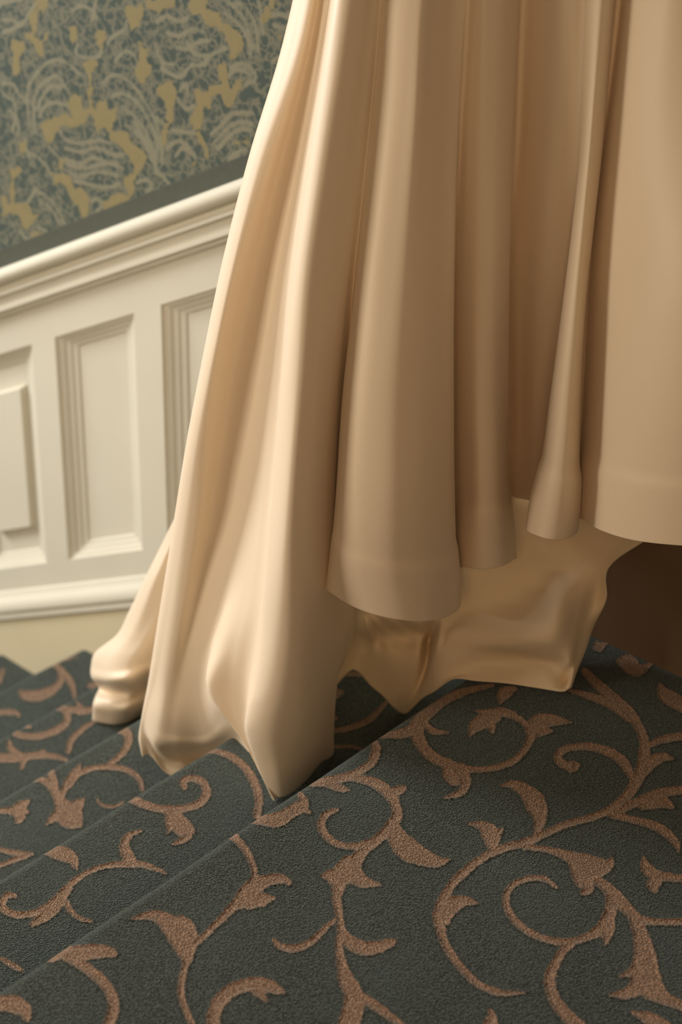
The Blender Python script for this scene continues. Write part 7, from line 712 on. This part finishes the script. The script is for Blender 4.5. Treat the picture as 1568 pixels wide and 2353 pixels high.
LINING = """-2535 -1459 2177 -2555 -1490 2033 -2579 -1522 1886 -2605 -1553 1739 -2633 -1585 1589 -2662 -1617 1439 -2692 -1649 1287 -2722 -1681 1135 -2751 -1714 982 -2778 -1746 829 -2803 -1779 677 -2824 -1811 525 -2841 -1844 374 -2854 -1877 224 -2860 -1910 77 -2861 -1943 -69 -2853 -1975 -213 -2840 -2007 -354 -2829 -2035 -499 -2815 -2062 -643 -2789 -2093 -781 -2745 -2132 -907 -2674 -2183 -1016 -2579 -2243 -1107 -2473 -2309 -1191 -2370 -2373 -1276
-2487 -1417 2179 -2460 -1474 2071 -2429 -1539 1967 -2394 -1608 1867 -2357 -1682 1769 -2319 -1758 1673 -2279 -1835 1578 -2240 -1912 1483 -2201 -1987 1388 -2165 -2060 1291 -2131 -2128 1192 -2100 -2190 1088 -2074 -2246 980 -2054 -2293 867 -2039 -2331 746 -2032 -2357 617 -2033 -2371 479 -2043 -2372 330 -2062 -2357 169 -2086 -2330 0 -2117 -2300 -176 -2160 -2269 -359 -2205 -2241 -542 -2216 -2238 -701 -2200 -2256 -837 -2182 -2276 -971
-2288 -1509 2284 -2254 -1572 2181 -2220 -1638 2079 -2187 -1706 1978 -2154 -1776 1878 -2121 -1848 1779 -2088 -1919 1680 -2055 -1991 1581 -2022 -2062 1482 -1989 -2132 1383 -1955 -2199 1283 -1921 -2264 1182 -1887 -2325 1080 -1852 -2383 977 -1817 -2436 873 -1781 -2483 766 -1744 -2525 657 -1706 -2560 545 -1657 -2601 441 -1579 -2670 363 -1615 -2600 169 -1812 -2328 -193 -1895 -2253 -416 -1942 -2245 -593 -1996 -2235 -775 -2049 -2228 -956
-2216 -1447 2287 -2173 -1520 2182 -2130 -1601 2081 -2085 -1689 1983 -2039 -1781 1888 -1993 -1876 1794 -1946 -1971 1701 -1900 -2066 1608 -1854 -2158 1515 -1809 -2245 1420 -1765 -2326 1322 -1722 -2398 1221 -1681 -2461 1115 -1642 -2511 1003 -1605 -2549 884 -1572 -2570 757 -1541 -2575 620 -1501 -2574 485 -1473 -2553 334 -1601 -2343 24 -1666 -2266 -198 -1673 -2301 -344 -1698 -2298 -516 -1724 -2285 -695 -1750 -2271 -876 -1777 -2257 -1059
-2072 -1323 2293 -2021 -1403 2187 -1967 -1491 2085 -1911 -1587 1988 -1854 -1687 1893 -1796 -1789 1800 -1738 -1892 1709 -1680 -1993 1617 -1623 -2091 1524 -1568 -2183 1429 -1515 -2267 1330 -1465 -2342 1226 -1419 -2404 1115 -1377 -2452 997 -1340 -2485 870 -1309 -2499 732 -1278 -2498 586 -1249 -2487 435 -1422 -2258 90 -1463 -2223 -109 -1414 -2316 -207 -1415 -2338 -363 -1444 -2320 -551 -1485 -2285 -755 -1530 -2244 -966 -1570 -2210 -1174
-1976 -1240 2297 -1913 -1325 2189 -1846 -1421 2087 -1776 -1523 1990 -1705 -1631 1896 -1632 -1741 1804 -1560 -1851 1713 -1488 -1958 1621 -1418 -2060 1528 -1351 -2155 1432 -1288 -2240 1330 -1229 -2313 1222 -1177 -2371 1105 -1130 -2412 978 -1092 -2433 839 -1061 -2433 686 -1016 -2441 543 -1171 -2193 191 -1218 -2131 -31 -1145 -2264 -107 -1132 -2311 -251 -1157 -2309 -437 -1204 -2283 -647 -1262 -2243 -872 -1321 -2202 -1099 -1372 -2172 -1320
-1904 -1178 2300 -1836 -1260 2189 -1766 -1349 2081 -1695 -1443 1977 -1623 -1541 1874 -1551 -1640 1774 -1478 -1739 1674 -1407 -1836 1574 -1336 -1929 1472 -1266 -2016 1369 -1199 -2096 1262 -1133 -2166 1151 -1070 -2225 1034 -1010 -2270 910 -953 -2301 778 -889 -2328 648 -867 -2298 472 -1004 -2089 140 -961 -2143 9 -900 -2234 -95 -907 -2250 -267 -947 -2239 -470 -1009 -2209 -694 -1083 -2171 -930 -1157 -2133 -1169 -1219 -2106 -1378
-1832 -1116 2303 -1764 -1190 2195 -1696 -1269 2089 -1628 -1352 1984 -1560 -1436 1881 -1492 -1521 1779 -1424 -1607 1678 -1356 -1691 1577 -1288 -1773 1476 -1220 -1853 1374 -1152 -1928 1270 -1084 -1998 1166 -1016 -2062 1058 -948 -2119 948 -880 -2167 835 -813 -2206 718 -672 -2321 667 -853 -2057 300 -1123 -1711 -153 -1041 -1820 -237 -925 -1983 -277 -909 -2039 -415 -903 -2100 -555 -903 -2165 -696 -904 -2230 -838 -902 -2294 -980
-1736 -1033 2307 -1669 -1101 2201 -1602 -1168 2095 -1536 -1234 1989 -1470 -1299 1883 -1404 -1364 1777 -1338 -1429 1671 -1272 -1494 1566 -1206 -1560 1462 -1140 -1627 1358 -1073 -1694 1256 -1006 -1763 1155 -939 -1834 1055 -870 -1907 957 -801 -1982 860 -731 -2059 766 -659 -2139 674 -586 -2219 584 -521 -2315 498 -468 -2421 412 -467 -2460 271 -508 -2447 84 -547 -2437 -101 -583 -2430 -285 -621 -2422 -472 -658 -2414 -660
-1640 -950 2311 -1577 -1017 2207 -1517 -1080 2102 -1458 -1141 1996 -1400 -1201 1889 -1343 -1260 1782 -1285 -1318 1675 -1228 -1377 1569 -1170 -1437 1463 -1110 -1499 1359 -1049 -1563 1257 -986 -1631 1157 -921 -1702 1061 -852 -1778 968 -780 -1859 880 -705 -1945 796 -625 -2039 718 -539 -2137 646 -455 -2240 576 -372 -2360 515 -313 -2458 434 -304 -2499 303 -317 -2514 148 -325 -2529 -4 -337 -2537 -164 -349 -2544 -324
-1424 -1028 2417 -1343 -1110 2332 -1258 -1196 2251 -1170 -1286 2173 -1080 -1377 2097 -991 -1468 2022 -903 -1557 1947 -819 -1643 1870 -739 -1724 1789 -665 -1798 1705 -599 -1864 1614 -543 -1920 1516 -497 -1962 1407 -470 -1964 1273 -458 -1937 1120 -448 -1910 965 -432 -1911 823 -399 -1968 714 -339 -2109 656 -259 -2303 633 -182 -2374 552 -116 -2380 436 -73 -2393 312 -53 -2398 174 -46 -2454 54 -48 -2549 40
-1234 -864 2425 -1156 -939 2338 -1076 -1018 2254 -994 -1099 2173 -911 -1181 2093 -828 -1263 2014 -747 -1344 1934 -667 -1423 1854 -589 -1498 1772 -515 -1568 1687 -446 -1632 1599 -381 -1689 1505 -323 -1737 1406 -275 -1760 1292 -235 -1761 1165 -196 -1763 1037 -153 -1787 920 -99 -1854 828 -28 -1989 775 48 -2135 730 130 -2214 658 187 -2228 545 165 -2150 350 161 -2127 189 204 -2226 109 233 -2372 46
-1044 -700 2433 -958 -769 2345 -868 -841 2261 -777 -916 2179 -685 -991 2099 -593 -1067 2019 -503 -1142 1939 -414 -1214 1858 -329 -1283 1776 -248 -1347 1690 -171 -1406 1601 -101 -1458 1506 -38 -1501 1406 10 -1516 1287 50 -1517 1158 94 -1532 1037 157 -1590 943 250 -1719 894 350 -1862 857 454 -1987 815 537 -2068 744 558 -2053 599 483 -1898 343 483 -1893 191 530 -2009 120 563 -2153 57
-855 -536 2440 -763 -597 2349 -670 -661 2260 -577 -728 2172 -484 -795 2086 -391 -862 2000 -298 -927 1914 -207 -990 1827 -117 -1049 1739 -29 -1103 1648 56 -1151 1555 140 -1191 1457 216 -1208 1347 290 -1215 1232 374 -1265 1140 481 -1399 1095 587 -1543 1057 701 -1693 1026 811 -1835 992 894 -1932 926 928 -1946 800 887 -1840 581 809 -1679 316 849 -1756 220 890 -1852 134 919 -1938 40
-665 -373 2448 -566 -429 2356 -469 -490 2265 -373 -554 2176 -278 -619 2088 -182 -683 2000 -86 -745 1912 12 -802 1823 112 -852 1733 215 -893 1641 321 -924 1546 430 -932 1444 542 -939 1342 659 -1089 1305 768 -1265 1279 869 -1422 1242 958 -1563 1195 1033 -1681 1132 1087 -1764 1045 1116 -1804 928 1115 -1792 771 1079 -1717 568 1007 -1577 314 1038 -1620 195 1103 -1724 122 1157 -1812 40
6 -718 2816 64 -720 2693 116 -719 2567 166 -718 2439 215 -716 2311 267 -715 2183 323 -715 2058 386 -718 1935 459 -724 1818 544 -735 1707 646 -747 1604 755 -763 1505 830 -828 1414 888 -912 1325 940 -1003 1236 984 -1100 1147 1023 -1195 1056 1059 -1285 962 1093 -1362 862 1138 -1442 767 1188 -1528 679 1225 -1590 573 1225 -1600 426 1157 -1510 196 1142 -1506 40 1277 -1735 56
488 -698 2981 600 -706 2884 730 -716 2794 868 -726 2707 1000 -737 2619 1117 -746 2525 1207 -753 2420 1260 -756 2299 1263 -754 2156 1209 -746 1987 1128 -736 1805 1063 -731 1630 1030 -722 1465 1015 -709 1304 1012 -708 1152 1017 -735 1016 1024 -808 900 1038 -925 808 1059 -1044 720 1089 -1133 623 1126 -1210 523 1168 -1296 431 1222 -1409 357 1272 -1519 282 1294 -1591 174 1304 -1646 53
1721 -1088 3566 1750 -1063 3436 1808 -1039 3316 1879 -1015 3199 1947 -991 3082 1997 -967 2957 2014 -942 2818 1982 -916 2659 1884 -891 2473 1707 -869 2254 1494 -839 2016 1291 -779 1765 1167 -738 1552 1137 -714 1383 1156 -703 1240 1179 -701 1100 1161 -704 945 1108 -706 773 1059 -725 609 1049 -780 478 1072 -867 377 1107 -976 293 1140 -1102 216 1179 -1245 151 1227 -1389 92 1280 -1534 40
1620 -910 3465 1643 -888 3334 1687 -867 3210 1740 -846 3089 1792 -824 2967 1832 -802 2840 1848 -779 2702 1831 -753 2550 1768 -726 2377 1645 -696 2178 1453 -665 1948 1248 -636 1712 1100 -610 1497 1035 -585 1314 1020 -560 1151 1018 -538 994 996 -524 830 935 -508 647 870 -501 465 845 -540 320 871 -638 226 917 -761 153 948 -873 69 966 -978 40 981 -1081 40 996 -1185 40"""
cloth('skirt', SKIRT, 20, 8, 10, .0016, satin_mat, seam=.003)
u = cloth('underskirt', LINING, 26, 10, 6, .0016, lining_mat)
u['label'] = 'paler creased underskirt showing beneath the lifted hem'
